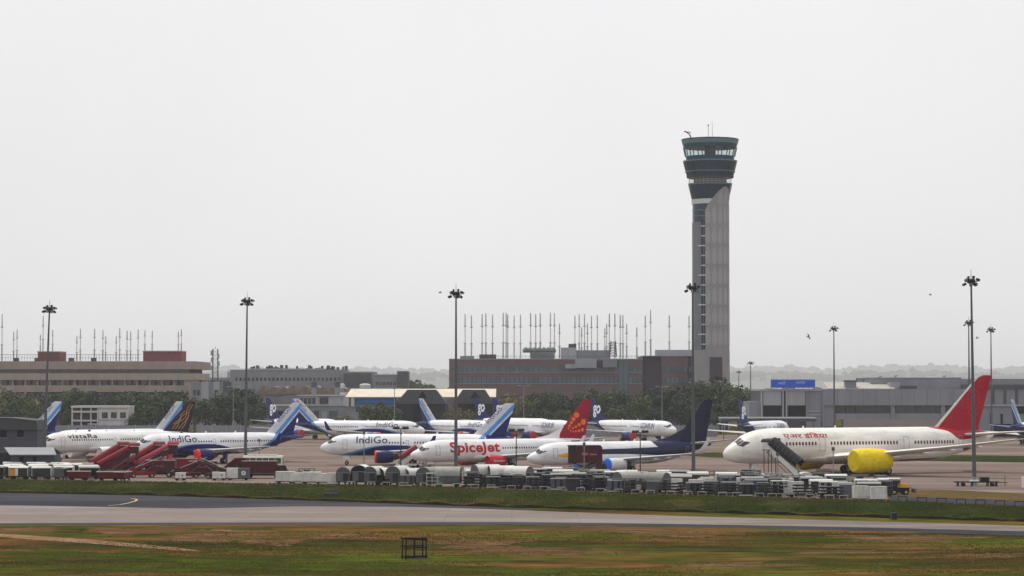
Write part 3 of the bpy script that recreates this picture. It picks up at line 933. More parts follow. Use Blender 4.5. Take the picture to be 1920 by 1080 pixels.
def spice_emblem(par, fyy, side):
    om = mat('orange_dots', '#e07028', .45)
    for (x, z, r) in ((35.75, 9.6, .62), (35.0, 8.85, .46), (34.5, 8.2, .38), (34.1, 7.62, .30), (33.85, 7.15, .22), (37.3, 8.3, .66), (36.3, 7.78, .42), (35.5, 7.4, .32), (34.85, 7.15, .25), (37.05, 6.85, .42), (36.2, 6.68, .30), (35.5, 6.55, .24), (34.9, 6.5, .2), (34.3, 6.75, .2)):
        mb = MB(); ring = [(x + r * .95 * math.cos(2 * math.pi * q / 14), z + r * .85 * math.sin(2 * math.pi * q / 14)) for q in range(14)]
        mb.quad(*[(a, side * (fyy(a, b) + .05), b) for a, b in ring]); mb.build('tail_dot', om, par)
SP_R = mat('redletter_red', '#b01530', .35)
SPICE = dict(wgap=[(0, 18.1)],
    fus=livery('redletter_fuselage', '#e3e2e2', []), fin=livery('redletter_fin', '#960628', []),
    belly=mat('redletter_belly', '#c9c8c8', .4), eng=mat('redletter_engine', '#bd1c34', .3), stab=M_WINGG, winglet=mat('redletter_winglet', '#cfcfd2', .35),
    dorsal=mat('redletter_dorsal', '#e3e2e2', .35),
    text=[dict(s='SpiceJet', x=7.2, z=2.45, h=2.45, w=10.6, m=SP_R, b=.03, sp=1.02)], emblem=spice_emblem, engtext=dict(s='SpiceJet', m=M_WHITETXT))
JET_N = '#0c1540'
JET = dict(wgap=[(0, 9.6)],
    fus=livery('navyfin_fuselage', '#e0e1e4', [('above', [(0, 12), (24.2, 12), (25.5, 4.9), (28, 3.3), (31, 2.4), (60, 2)], JET_N),
               ('between', [(0, 3.1), (12, 3.15), (20, 3.1), (30, 2.6), (60, 2)], [(0, 2), (11.5, 2.8), (13, 3.95), (20, 4.1), (30, 4.3), (60, 4)], '#141d42'),
               ('between', [(0, 9), (4.9, 3.05), (6.6, 2.7), (10.5, 3.2), (11, 6), (60, 9)], [(0, 0), (4.9, 3.05), (7.0, 3.5), (10.5, 3.95), (11, 0), (60, 0)], '#f0b020'),
               ('below', [(0, 0), (22, 0), (24, 1.6), (28, 2.1), (33, 3.1), (60, 8)], '#9fa3ab')]),
    fin=livery('navyfin_fin', '#0a1136', []), belly=mat('navyfin_belly', '#b9bcc2', .4), dorsal=mat('navyfin_dorsal', '#0a1136', .4),
    eng=mat('navyfin_engine', '#d5d6d8', .35), cover=mat('blue_inlet_cover', '#1f6fe0', .6), stab=M_WINGG, winglet=mat('navyfin_winglet', '#cfd1d6', .4))
AI_R = '#9e0523'
def ai_emblem(par, fyy, side):
    om = mat('wheel_emblem', '#b03430', .45)
    cx, cz = 51.3, 12.0
    for i in range(18):
        a = 2 * math.pi * i / 18
        mb = MB()
        for rr_, w in ((1.15, .1), (1.75, .16)):
            x, z = cx + rr_ * math.cos(a) * .8, cz + rr_ * math.sin(a) * 1.35
            mb.quad(*[(x + dx * w, side * (fyy(x, z) + .04), z + dz * w) for dx, dz in ((-1, -1), (1, -1), (1, 1), (-1, 1))])
        mb.build('tail_emblem_spoke', om, par)
AIRINDIA = dict(
    fus=livery('redwide_fuselage', '#e8e5de', [('above', [(0, 20), (39.0, 20), (41.2, 7.95), (44.5, 7.2), (47.5, 5.7), (50.5, 6.0), (54.5, 6.75), (60, 9)], AI_R), ('below', [(0, 0), (9, 1), (12, 2.35), (33, 2.35), (38, 2.5), (44, 2.6), (60, 2.6)], '#7a1420'),
               ('between', [(0, 19), (47, 19), (47.4, 4.6), (51.8, 2.9), (52.2, 19), (60, 19)], [(0, 0), (47, 0), (47.4, 4.75), (51.8, 4.4), (52.2, 0), (60, 0)], AI_R)]),
    fin=livery('redwide_fin', AI_R, [('lin', 1.0, -1.03, 30, 43.2 - 1.03 * 8 + .55, '#cfc9c4')], L=60), belly=mat('redwide_belly', '#c4beb6', .4), wing=mat('redwide_wing', '#d3d0c9', .4, var=.12), stab=mat('redwide_stab', '#dedad3', .4),
    eng=mat('yellow_tarpaulin', '#e3c80e', .65, var=.3, scale=1.6), wrapped=True, win=M_WINR,
    text=[dict(s='एअर इंिडया', x=10.2, z=6.15, h=1.05, w=8.9, m=mat('redwide_letter', '#b8203a', .5), b=.015)], emblem=ai_emblem)

PL = {}
PL['ig1'] = aircraft('blue-bellied white airliner with red engine covers, behind the maroon trucks', 'a320', 249, 470, 569, INDIGO)
PL['vis'] = aircraft('white airliner with dark gold-patterned tail, standing behind the red stairs', 'a320', 71, 486, 371, VISTARA)
PL['igb'] = aircraft('airliner with pale blue-striped tail standing just behind the gold-patterned dark tail', 'a320', 92, 508, 347, INDIGO, detail=False)
PL['igl'] = aircraft('airliner behind the dark shed block, only its blue-striped tail showing', 'a320', -175, 508, 121, INDIGO, detail=False)
PL['ig2'] = aircraft('blue-bellied white airliner whose tail rises behind the red-lettered airliner', 'a320', 601, 468, 974, INDIGO)
PL['spi'] = aircraft('white airliner with large red lettering and red tail with orange dots', 'b738', 770, 440, 1106, SPICE)
PL['jet'] = aircraft('white airliner with navy tail, yellow nose streak and blue engine cover', 'b738', 988, 421, 1333, JET)
PL['ai'] = aircraft('cream wide-body airliner with red tail and engines wrapped in yellow', 'b788', 1356, 407, 1862, AIRINDIA)
PL['ig5'] = aircraft('blue-bellied airliner facing the other way, its tail crossing another blue-striped tail', 'a320', 797, 655, 545, INDIGO, nose='right')
PL['go0'] = aircraft('airliner with white-lettered navy tail behind the two crossing blue-striped tails', 'a320', 640, 690, 497, GOAIR, nose='right', detail=False)
PL['ig6'] = aircraft('blue-bellied airliner parked in front of the dark hangars', 'a320', 945, 652, 783, INDIGO, nose='right', detail=False)
PL['go1'] = aircraft('airliner before the second hangar, only its white-lettered navy tail showing', 'a320', 1040, 700, 886, GOAIR, nose='right', detail=False)
PL['go2'] = aircraft('navy-tailed airliner whose nose is hidden by the red dotted tail', 'a320', 1078, 664, 920, GOAIR, nose='right', detail=False)
PL['go3'] = aircraft('white airliner with lettered navy tail rising beside the red dotted tail', 'a320', 1267, 652, 1101, GOAIR, nose='right')
PL['go4'] = aircraft('navy-tailed airliner seen from behind beside the terminal canopy', 'a320', 1474, 668, 1382, GOAIR, nose='right', away=True, detail=False)
PL['ig7'] = aircraft('airliner with blue-striped tail behind the red wide-body tail', 'a320', 1985, 650, 1893, INDIGO, nose='right', away=True, detail=False)
# open front door of the wide-body
_s = SPECS['b788']; _f = fus_y(_s)
def _patch(name, m, x0, x1, z0, z1, proud):
    mb = MB()
    for i in range(4):
        for j in range(8):
            q = [(x0 + (x1 - x0) * (i + a) / 4, z0 + (z1 - z0) * (j + b) / 8) for a, b in ((0, 0), (1, 0), (1, 1), (0, 1))]
            mb.quad(*[(x, -(_f(x, z) + proud), z) for x, z in q])
    mb.build(name, m, PL['ai'], True)
_patch('door_opening', mat('cabin_dark', '#1a1714', .9), 8.35, 9.45, 4.05, 6.3, .02)
_patch('open_door', MATS['redwide_belly'], 7.0, 8.1, 4.05, 6.3, .35)
# ------------------------------------------------------------------ buildings
class Bld:
    """a building at depth Y; px/py are photo columns and rows on its front"""
    def __init__(s, name, label, Y, pxc, cat='building', group=None):
        s.Y = Y; s.xc = X(pxc, Y)
        s.root = thing(name, label, cat, (s.xc, Y, 0), 0, group)
    def x(s, px): return X(px, s.Y) - s.xc
    def z(s, py): return max(0.0, Z(py, s.Y))
    def box(s, name, m, px0, px1, py0, py1, y0=0.0, y1=10.0, parent=None):
        return MB().box(s.x(px0), s.x(px1), y0, y1, s.z(py1), s.z(py0)).build(name, m, parent or s.root)
    def windows(s, name, m, px0, px1, py0, py1, n, gap=.12, y0=-.05, y1=.2, parent=None):
        x0, x1 = s.x(px0), s.x(px1); w = (x1 - x0) / n
        me = None
        for i in range(n):
            if me is None:
                o = MB().box(w * gap / 2, w * (1 - gap / 2), y0, y1, s.z(py1), s.z(py0)).build(name, m, parent or s.root)
                me = o.data
            else:
                o = bpy.data.objects.new(name, me); COL.objects.link(o); o.parent = parent or s.root
            o.location.x = x0 + i * w

M_BEIGE = mat('beige_render', '#968982', 0.85, var=.2, scale=.25, streak=.3)
M_BEIGE2 = mat('pale_beige_render', '#9b918a', 0.85, var=.2, scale=.3, streak=.3)
M_BRICK = mat('mauve_brick', '#6f5c60', 0.9, var=.16, scale=.35)
M_BRICKR = mat('red_brick', '#7b4446', 0.9, var=.16, scale=.5)
M_BRICKD = mat('dark_brick', '#4b424c', 0.9, var=.15, scale=.35)
M_GREYC = mat('grey_concrete', '#80828a', 0.85, var=.2, scale=.2, streak=.25)
M_GREYL = mat('light_concrete', '#9a9ca2', 0.85, var=.18, scale=.25, streak=.25)
M_GREYD = mat('dark_grey_wall', '#4d4e55', 0.85, var=.2, scale=.25)
M_WHITEW = mat('white_wall', '#b9b7b5', 0.8, var=.2, scale=.3, streak=.25)
M_GLZ = mat('window_glass_dark', '#20262e', 0.15, var=.3, scale=.15, spec=.7, rnd=.4)
M_GLZT = mat('window_glass_teal', '#4f6068', 0.3, var=.3, scale=.12, spec=.4, rnd=.25)
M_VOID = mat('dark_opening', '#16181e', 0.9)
M_BLUEW = mat('blue_sheet', '#2a5f9e', 0.6, var=.15)
M_ROOFB = mat('cream_sheet_roof', '#cfc4b2', 0.7, var=.15, scale=.3)
M_ROOFG = mat('grey_sheet_roof', '#8f9095', 0.7, var=.2, scale=.3)
M_ROOFBR = mat('brown_sheet_roof', '#7a6c60', 0.8, var=.3, scale=.3)
M_STEEL = mat('galvanised_steel', '#808489', 0.5, metal=.4, var=.15)
M_POLE = mat('mast_paint', '#55585c', 0.55, metal=.2, var=.15)
M_LAMP = mat('floodlight_housing', '#1e2023', 0.5)
M_LENS = mat('floodlight_glass', '#8d9499', 0.15)
M_ANT = mat('antenna_pale', '#b0adae', 0.6, rnd=.2)

# -- control tower
def tower():
    D = 868.0; s = F / D
    t = thing('control_tower', 'tall airport control tower with flared glass cab and stone-patterned shaft', 'control tower', (X(1332.5, D), D, 0))
    z = lambda py: Z(py, D)
    m_stone = mat('tower_stone', '#8f8d8f', .85, var=.12, scale=.3); m_pan = mat('tower_pale_stone', '#9d9c9e', .8, var=.08)
    m_core = mat('tower_core', '#74777d', .8, var=.12, scale=.3, streak=.2)
    m_teal = mat('tower_teal_glass', '#1a4656', .25, var=.2, scale=.2, spec=.35); m_navy = mat('tower_navy_glass', '#162f42', .25, var=.2, scale=.25, spec=.35)
    m_rim = mat('tower_rim', '#62787e', .5); m_slab = mat('tower_slab', '#c3c5c8', .7); m_mul = mat('tower_mullion', '#27343a', .5)
    N = 48
    def ring(r, zz): return [(r * math.cos(2 * math.pi * k / N), r * math.sin(2 * math.pi * k / N), zz) for k in range(N)]
    w = lambda px: px / 2 / s
    # shaft core
    MB().rings([ring(5.6, 0), ring(5.6, z(374))]).build('shaft_core', m_core, t, True)
    # front-left rib column
    def arc(name, m, a0, a1, r0, r1, zb, ztop, n=24, par=t):
        """part cylinder wall; angles from the camera direction, positive to the right; ztop may be a function of the angle"""
        mb = MB(); rr = []
        for i in range(n + 1):
            a = R(a0 + (a1 - a0) * i / n)
            zt = ztop(math.degrees(a)) if callable(ztop) else ztop
            c, sn = -math.cos(a), math.sin(a)
            rr.append([(r1 * sn, r1 * c, zb), (r1 * sn, r1 * c, zt), (r0 * sn, r0 * c, zt), (r0 * sn, r0 * c, zb)])
        return mb.rings(rr).build(name, m, par, True)
    arc('left_wall', m_core, -92, -36, 5.0, 6.45, z(657), z(417))
    arc('base_drum', m_stone, -180, 180, 6.0, 6.7, 0, z(657), 48)
    for a0, a1 in ((-8, 32),):
        arc('base_panel', M_BRICKD, a0, a1, 6.6, 6.78, z(712), z(670))
    arc('glazed_lobby', m_navy, -90, -20, 5.0, 6.3, z(417), z(383))
    for py in (395, 406):
        arc('lobby_rail', m_rim, -90, -22, 6.2, 6.4, z(py) - .12, z(py) + .12)
    arc('grey_band', m_slab, -100, 10, 5.0, 6.6, z(383), z(374))
    # stair landings in the slot
    for i in range(14):
        py = 425 + i * 18.4
        if py > 655: break
        big = i % 3 == 2
        arc('landing', m_slab, -38 if not big else -46, -17, 5.5, 6.25 if not big else 6.55, z(py) - .25, z(py) + .18, 6)
    arc('stair_glass', m_navy, -36, -17, 5.55, 5.75, z(655), z(417), 8)
    arc('stair_post', m_rim, -30, -28, 5.8, 6.0, z(655), z(417), 3)
    # stone leaf shell
    ztop_pts = ([-21, -10, 5, 20, 33, 41, 52, 66, 80, 100], [z(395), z(384), z(371), z(360), z(353), z(351), z(354), z(363), z(372), z(380)])
    leaf = lambda a: float(np.interp(a, *ztop_pts))
    mb = MB(); rr = []
    def shell_r(zz): return 6.62 if zz < z(378) else 6.62 + (zz - z(378)) / (z(351) - z(378)) * 1.05
    for i in range(61):
        a = R(-21 + 121 * i / 60); zt = leaf(math.degrees(a)); c_, sn = -math.cos(a), math.sin(a)
        lv_ = [z(657), z(520), z(420), z(378)]; lv_ = [q for q in lv_ if q < zt - .5] + [zt - (zt - z(378)) * .5 if zt > z(378) else zt - .3, zt]
        lv_ = (lv_ + [zt] * 6)[:6]
        rr.append([(shell_r(q) * sn, shell_r(q) * c_, q) for q in lv_] + [((shell_r(q) - .8) * sn, (shell_r(q) - .8) * c_, q) for q in reversed(lv_)])
    shell = mb.rings(rr).build('stone_shell', m_stone, t, True)
    rows = 8
    for r_ in range(rows):
        zb = z(648) + r_ * 7.15
        for k in range(6):
            a_c = -12 + k * 19.5
            if a_c > 95: continue
            zt = min(zb + 6.6, leaf(a_c) - .6)
            if zt - zb < 2: continue
            mb = MB(); n = 6; ro = None
            wdt = 7.6
            prof = [(-wdt, zb + .2 * (zt - zb)), (-wdt * .98, zb + .55 * (zt - zb)), (-wdt * .45, zb + .82 * (zt - zb)), (0, zt), (wdt * .45, zb + .82 * (zt - zb)), (wdt * .98, zb + .55 * (zt - zb)), (wdt, zb + .2 * (zt - zb)), (wdt * .5, zb), (-wdt * .5, zb)]
            front = [((shell_r(q) + .08) * math.sin(R(a_c + a)), -(shell_r(q) + .08) * math.cos(R(a_c + a)), q) for a, q in prof]
            back = [((shell_r(q) - .12) * math.sin(R(a_c + a)), -(shell_r(q) - .12) * math.cos(R(a_c + a)), q) for a, q in prof]
            mb.rings([front, back]).build('pointed_panel', m_pan, shell)
    # flared collars
    def frustum(name, m, py_top, py_bot, wt, wb, par=t):
        return MB().rings([ring(w(wb), z(py_bot)), ring(w(wt), z(py_top))]).build(name, m, par, True)
    c3 = frustum('lower_collar', m_navy, 345, 374, 81, 69)
    frustum('collar_rim', m_rim, 344, 346.5, 83, 82, c3)
    for i in range(12):
        a = 2 * math.pi * i / 12
        c3b = MB().beam((w(69) * 1.005 * math.cos(a), w(69) * 1.005 * math.sin(a), z(373)), (w(81) * 1.005 * math.cos(a), w(81) * 1.005 * math.sin(a), z(347)), .14).build('mullion', m_mul, c3)
    MB().rings([ring(w(62), z(345)), ring(w(62), z(332))]).build('neck', mat('tower_neck', '#5e5557', .8), t, True)
    rail = MB()
    for i in range(32):
        a = 2 * math.pi * i / 32; a2 = 2 * math.pi * (i + 1) / 32; r_ = w(80)
        rail.tube((r_ * math.cos(a), r_ * math.sin(a), z(345)), (r_ * math.cos(a), r_ * math.sin(a), z(334)), .05, n=4)
        for zz in (z(334), z(338), z(341)):
            rail.tube((r_ * math.cos(a), r_ * math.sin(a), zz), (r_ * math.cos(a2), r_ * math.sin(a2), zz), .05, n=4)
    rail.build('gallery_railing', m_slab, t)
    c2 = frustum('middle_deck', m_navy, 302, 332, 100, 86)
    frustum('deck_rim', m_rim, 301, 303.5, 102, 101, c2); frustum('deck_band', m_rim, 321, 322.6, 94.2, 93.6, c2); frustum('deck_sill', m_mul, 330, 333, 89, 87.5, c2)
    for i in range(24):
        a = 2 * math.pi * (i + .5) / 24
        MB().beam((w(86.4) * math.cos(a), w(86.4) * math.sin(a), z(331)), (w(100.4) * math.cos(a), w(100.4) * math.sin(a), z(303)), .16).build('mullion', m_mul, c2)
    # cab
    wi = lambda py: 89 + (107 - 89) * (301 - py) / (301 - 262)
    cab = frustum('cab_floor', m_teal, 293, 301, wi(293), 89)
    m_pane = bpy.data.materials.new('cab_clear_glass'); m_pane.use_nodes = True
    n, l = m_pane.node_tree.nodes, m_pane.node_tree.links
    n.remove(n['Principled BSDF']); tr = n.new('ShaderNodeBsdfTransparent'); tr.inputs[0].default_value = (.80, .86, .86, 1)
    gl = n.new('ShaderNodeBsdfGlossy'); gl.inputs['Roughness'].default_value = .05; mx = n.new('ShaderNodeMixShader'); mx.inputs[0].default_value = .08
    l.new(tr.outputs[0], mx.inputs[1]); l.new(gl.outputs[0], mx.inputs[2]); l.new(mx.outputs[0], n['Material Output'].inputs['Surface'])
    n_p = 16
    for i in range(n_p):
        a0, a1 = 2 * math.pi * i / n_p + .02, 2 * math.pi * (i + 1) / n_p - .02
        r0, r1 = w(wi(293)) - .1, w(wi(277)) - .1
        MB().quad((r0 * math.cos(a0), r0 * math.sin(a0), z(293)), (r0 * math.cos(a1), r0 * math.sin(a1), z(293)), (r1 * math.cos(a1), r1 * math.sin(a1), z(277)), (r1 * math.cos(a0), r1 * math.sin(a0), z(277))).build('window_pane', m_pane, cab)
        a = 2 * math.pi * i / n_p
        MB().beam((w(wi(293)) * math.cos(a), w(wi(293)) * math.sin(a), z(293.2)), (w(wi(276.5)) * math.cos(a), w(wi(276.5)) * math.sin(a), z(276.6)), .34).build('mullion', m_teal, cab)
    MB().rings([ring(2.0, z(293)), ring(2.0, z(277))]).build('cab_core', m_mul, cab, True)
    rf = frustum('cab_roof', m_teal, 262, 277, 107, wi(277)); frustum('roof_rim', m_rim, 262.5, 270, 107.4, wi(270) + .4, rf); frustum('roof_cap', m_mul, 260.5, 262, 108, 108, rf)
    cr = MB().tube((-6.4, -1, z(262)), (-7.4, -1, z(251)), .22).tube((-7.4, -1, z(251)), (-9.0, -1, z(245)), .2).tube((-9.4, -1, z(246)), (-6.8, -1, z(247.5)), .14)
    cr.build('maintenance_davit', m_mul, rf)
    MB().tube((-.6, 0, z(262)), (-.6, 0, z(232)), .09).tube((-.6, 0, z(235)), (-.6, 0, z(232)), .22).build('antenna', m_rim, rf)
    MB().tube((.8, 0, z(262)), (.8, 0, z(226)), .09, .05).build('antenna', m_rim, rf)
tower()

# -- antenna masts
def make_ant():
    t = thing('antenna_mast', 'x', 'antenna')
    MB().tube((0, 0, 0), (0, 0, .34), .30, .28, 6).build('lower_section', M_ANT, t)
    MB().tube((0, 0, .34), (0, 0, .72), .16, .15, 6).build('middle_section', M_ANT, t)
    MB().tube((0, 0, .72), (0, 0, 1.0), .26, .20, 6).build('upper_section', M_ANT, t)
    for q in (.34, .72):
        MB().box(-.5, .5, -.12, .12, q - .012, q + .012).build('crossarm', M_ANT, t)
    return t
ant0 = make_ant(); ANT_USED = [False]
def antenna(px, py_top, py_base, Y, label, group):
    zb, zt = Z(py_base, Y), Z(py_top, Y)
    o = ant0 if not ANT_USED[0] else copy_tree(ant0); ANT_USED[0] = True
    o.location = (X(px, Y), Y, zb); o.scale = (1, 1, zt - zb); tag(o, label, 'antenna', group)

# -- brick office block in the centre
b = Bld('brick_office_block', 'long mauve brick office block with teal window bands beside the control tower', 886, 1080)
b.box('wall', M_BRICK, 842, 1205, 673.5, 830, 0, 40)
b.box('end_wall', M_BRICKD, 1205, 1240, 668, 830, 1.5, 40)
b.box('wing_wall', M_BRICK, 1240, 1272, 668, 830, 0, 40)
b.box('wing_wall', M_BRICK, 1272, 1290, 668, 830, .3, 40)
b.box('wing_wall', M_BRICKD, 1290, 1356, 668, 830, .6, 40)
for (p0, p1) in ((687.5, 697.5), (708, 719)):
    b.box('window_band', M_GLZ, 850, 1204, p0, p1, -.02, .5)
    b.windows('window', M_GLZT, 850, 1204, p0, p1, 40, .1, -.12, .1)
    b.box('sill', M_GREYL, 850, 1204, p1, p1 + .9, -.25, .1)
    b.box('window_band', M_GLZ, 1241, 1289, p0, p1, -.02, .5)
    b.windows('window', M_GLZT, 1241, 1289, p0, p1, 6, .1, -.12, .1)
    b.windows('window', M_GLZT, 1291, 1318, p0, p1, 3, .1, .5, .7)
b.box('stairwell_glazing', M_GLZ, 1160, 1178, 676, 735, -.3, .2)
b.windows('stair_window', M_GLZT, 1160, 1178, 676, 735, 2, .1, -.38, -.2)
b.box('parapet', M_GREYL, 841.5, 1205, 672.6, 674, -.2, 40.2); b.box('parapet', M_GREYL, 1205.4, 1357, 666.8, 668.2, -.2, 40.2)
for (p0, p1, q0, q1, m, y0) in ((1053, 1082, 651, 673, M_GREYL, 8), (1082, 1146, 656, 673, M_GREYC, 9), (995, 1040, 661, 673.2, M_GREYC, 8), (1232, 1300, 655.5, 667.5, M_GREYL, 6), (1068, 1082, 644, 651, M_GREYD, 10), (1078, 1118, 674, 690, M_GREYL, -2.2), (1060, 1080, 683, 691, M_GREYL, -2), (1130, 1156, 675, 689, M_GREYC, -2.4), (862, 888, 667, 673, M_GREYC, 6), (898, 930, 664, 673, M_BRICKD, 8), (1118, 1130, 678, 689, M_BRICKD, -1)):
    b.box('plant_room', m, p0, p1, q0, q1, y0, y0 + (2.1 if y0 < 0 else 9))
for k in range(7):
    MB().lathe([(0, 1.0), (.7, 1.25), (1.5, .9), (2.0, .2)], (b.x(986 + k * 8.5), 5, b.z(661)), 'z', 10).build('cooling_tower', mat('green_plant', '#5d6a66', .7), b.root, True)
lat = MB()
for dx in (-1, 1):
    for dy in (-1, 1):
        lat.tube((b.x(1151) + dx * 1.2, 6 + dy * 1.2, b.z(668)), (b.x(1151) + dx * .8, 6 + dy * .8, b.z(640)), .16, n=4)
for k in range(6):
    zz = b.z(668) + k * .95
    lat.beam((b.x(1151) - 1.2, 4.8, zz), (b.x(1151) + 1.2, 4.8, zz + .9), .14); lat.beam((b.x(1151) - 1.2, 7.2, zz + .9), (b.x(1151) + 1.2, 7.2, zz), .14); lat.box(b.x(1151) - 1.4, b.x(1151) + 1.4, 4.6, 7.4, zz, zz + .1)
lat.build('roof_gantry', M_GREYD, b.root)
rl = MB()
for k in range(60):
    x = b.x(866 + k * 5.7); rl.tube((x, 2, b.z(673)), (x, 2, b.z(667.5)), .05, n=4)
rl.tube((b.x(866), 2, b.z(667.5)), (b.x(1203), 2, b.z(667.5)), .07, n=4).build('roof_railing', M_GREYD, b.root)
tall = [872, 884, 904, 911, 923.5, 943.5, 949, 952, 964, 976, 995, 1004.5, 1013, 1032, 1039.5, 1078, 1086, 1096, 1109, 1120, 1142.5, 1153, 1163, 1168, 1210, 1220, 1255, 1292]
short = [1049, 1090.5, 1101.5, 1134, 1137.5, 1175, 1194]
rnd = random.Random(11)
for px in tall:
    antenna(px, {1220: 581, 1039.5: 587, 1078: 592}.get(px, 588 + rnd.uniform(-2, 4)), 672 if px < 1205 else 667, 886 + rnd.uniform(8, 30), 'tall thin antenna mast standing on the mauve brick block', 'antenna masts on the brick block')
for px in short:
    antenna(px, 608 + rnd.uniform(-2, 8), 672, 886 + rnd.uniform(8, 30), 'shorter thin antenna mast among the tall ones on the mauve brick block', 'short antenna masts on the brick block')

# -- beige office block on the left
b = Bld('beige_office_block', 'long beige office block with overhanging floors and brick roof rooms', 950, 160)
b.box('core_wall', M_GREYD, -160, 352, 680, 835, 1.6, 45)
b.box('roof_slab', M_BEIGE, -170, 368, 677.5, 692.5, -1.5, 46)
b.box('window_band', M_GLZ, -160, 353, 692.8, 700, .9, 2)
b.windows('window', M_GLZ, -150, 353, 693, 700, 32, .12, .6, .95)
b.box('floor_slab', M_BEIGE2, -170, 366, 700, 712.5, -1.2, 46)
b.windows('window', M_GLZ, -145, 350, 713, 722, 34, .3, .6, 1.7)
b.box('floor_slab', M_BEIGE, -170, 352, 722.5, 735, -.8, 46)
for i in range(22):
    b.box('pilaster', M_BEIGE, -140 + i * 23.3, -136.5 + i * 23.3, 712.5, 722.5, -.3, 1.7)
b.windows('window', M_GLZ, -145, 345, 737, 745, 30, .35, .8, 1.7)
b.box('floor_slab', M_BEIGE, -170, 350, 747, 756, -.4, 46)
b.box('stair_tower', M_BEIGE2, 346, 362, 712.6, 835, -.6, 20)
for (p0, p1, t) in ((69, 110, 658.5), (267, 339, 657.5)):
    b.box('roof_room', M_BRICKR, p0, p1, t + 2, 677.6, 2, 16); b.box('roof_room_cap', M_BEIGE2, p0 - .6, p1 + .6, t, t + 2, 1.6, 16.4)
for p in (22, 62, 126, 168):
    b.box('water_tank', M_GREYD, p, p + 9, 671, 677.6, 3, 5)
rl = MB()
for k in range(70):
    x = b.x(-100 + k * 5.2); rl.tube((x, 1, b.z(677.5)), (x, 1, b.z(665)), .06, n=4)
rl.tube((b.x(-100), 1, b.z(665)), (b.x(264), 1, b.z(665)), .09, n=4).tube((b.x(-100), 1, b.z(671)), (b.x(264), 1, b.z(671)), .06, n=4)
rl.build('roof_railing', M_GREYD, b.root)
for (cx, cy) in ((15, 115), (103, 250), (128, 230), (303, 270), (323, 130), (395, 235), (577, 280), (603, 225), (709, 225), (772, 235), (793, 280), (872, 280), (898, 220), (953, 240), (980, 245), (1036, 230), (1087, 235), (1142, 240), (1338, 245), (1360, 230)):
    hi = cy < 150
    antenna(cx / 4, cy / 4 + 560, 677 if not (270 < cx < 440 or cx > 1066) else 659, 950 + rnd.uniform(5, 14), 'tallest antenna mast on the beige office block' if hi else 'thin antenna mast on the roof of the beige office block', 'tallest masts on the beige block' if hi else 'antenna masts on the beige block')

# -- grey blocks between
b = Bld('grey_stair_block', 'plain grey concrete block beside the beige office block', 905, 395)
b.box('wall', M_GREYC, 358, 437, 716.5, 835, 0, 20); b.box('fin_wall', M_GREYL, 378, 392, 715.5, 835, -.5, .4); b.box('fin_wall', M_GREYL, 401, 412, 715.5, 835, -.5, .4); b.box('fin_wall', M_GREYD, 419, 434, 716, 835, -.4, .3)
b.windows('window', M_GLZ, 362, 376, 731, 741, 2, .3, -.1, .2); b.windows('window', M_GLZ, 402, 411, 731, 741, 1, .2, -.62, -.4)
# lattice tower
D_ = 915
lt = thing('lattice_tower', 'dark lattice telecom tower with dishes rising behind the grey block', 'tower', (X(404, D_), D_, 0))
mb = MB(); zt, zb = Z(654, D_), 0
for dx, dy in ((-1, -1), (1, -1), (1, 1), (-1, 1)):
    mb.tube((dx * 1.1, dy * 1.1, zb), (dx * .9, dy * .9, zt), .13, n=5)
k = 0
while k * 1.6 < zt - 1:
    z0 = k * 1.6
    for (a, c) in (((-1, -1), (1, -1)), ((1, -1), (1, 1)), ((1, 1), (-1, 1)), ((-1, 1), (-1, -1))):
        mb.beam((a[0], a[1], z0), (c[0], c[1], z0 + 1.6), .1); mb.beam((a[0], a[1], z0), (c[0], c[1], z0), .1)
    k += 1
mb.build('lattice', M_GREYD, lt)
for (dx, q) in ((-1.3, 662), (1.3, 668), (-1.2, 675), (1.4, 682), (-1.3, 690)):
    MB().box(dx - .35, dx + .35, -1.4, -1.0, Z(q, D_) - .9, Z(q, D_) + .9).build('panel_antenna', M_GREYL, lt)
MB().tube((0, 0, zt - .2), (0, 0, Z(650.5, D_)), .08).build('spike', M_GREYD, lt)

b = Bld('far_grey_block', 'long hazy grey block with cluttered roof behind the saw-tooth sheds', 1210, 600)
b.box('wall', M_GREYC, 432, 645, 693, 830, 0, 40); b.box('wall', M_GREYC, 645, 700, 697, 830, -4, 36); b.box('recess', M_GREYD, 646, 697, 700, 726, -4.3, -3.9); b.box('upper_wall', M_GREYL, 466, 610, 691, 694, -.3, 30)
b.windows('window', M_GLZ, 440, 640, 708, 714, 26, .45, -.15, .1)
for i in range(44):
    px = 466 + rnd.uniform(0, 180); b.box('roof_unit', M_GREYD, px, px + rnd.uniform(1.5, 4), 693 - rnd.uniform(2, 9), 693.2, rnd.uniform(1, 14), 15)
b = Bld('far_pale_block', 'hazy pale grey building with a square stair tower at its end', 1180, 733)
b.box('wall', M_GREYC, 700.4, 746, 703, 830, 0, 30); b.box('stair_tower', M_GREYD, 745, 765, 696, 830, -2, 20); b.windows('window', M_GLZ, 704, 743, 716, 722, 6, .4, -.2, .1); b.box('parapet', M_GREYL, 700, 745, 702, 703.6, -.4, 30.2)
b = Bld('far_low_block', 'distant flat-roofed grey building near the lattice tower', 1300, 400)
b.box('wall', M_GREYC, 372, 440, 708, 830, 0, 30); b.box('roof_room', M_GREYL, 425, 440, 697, 709, 3, 20); b.windows('window', M_GLZ, 376, 430, 713, 718, 9, .4, -.2, .1)
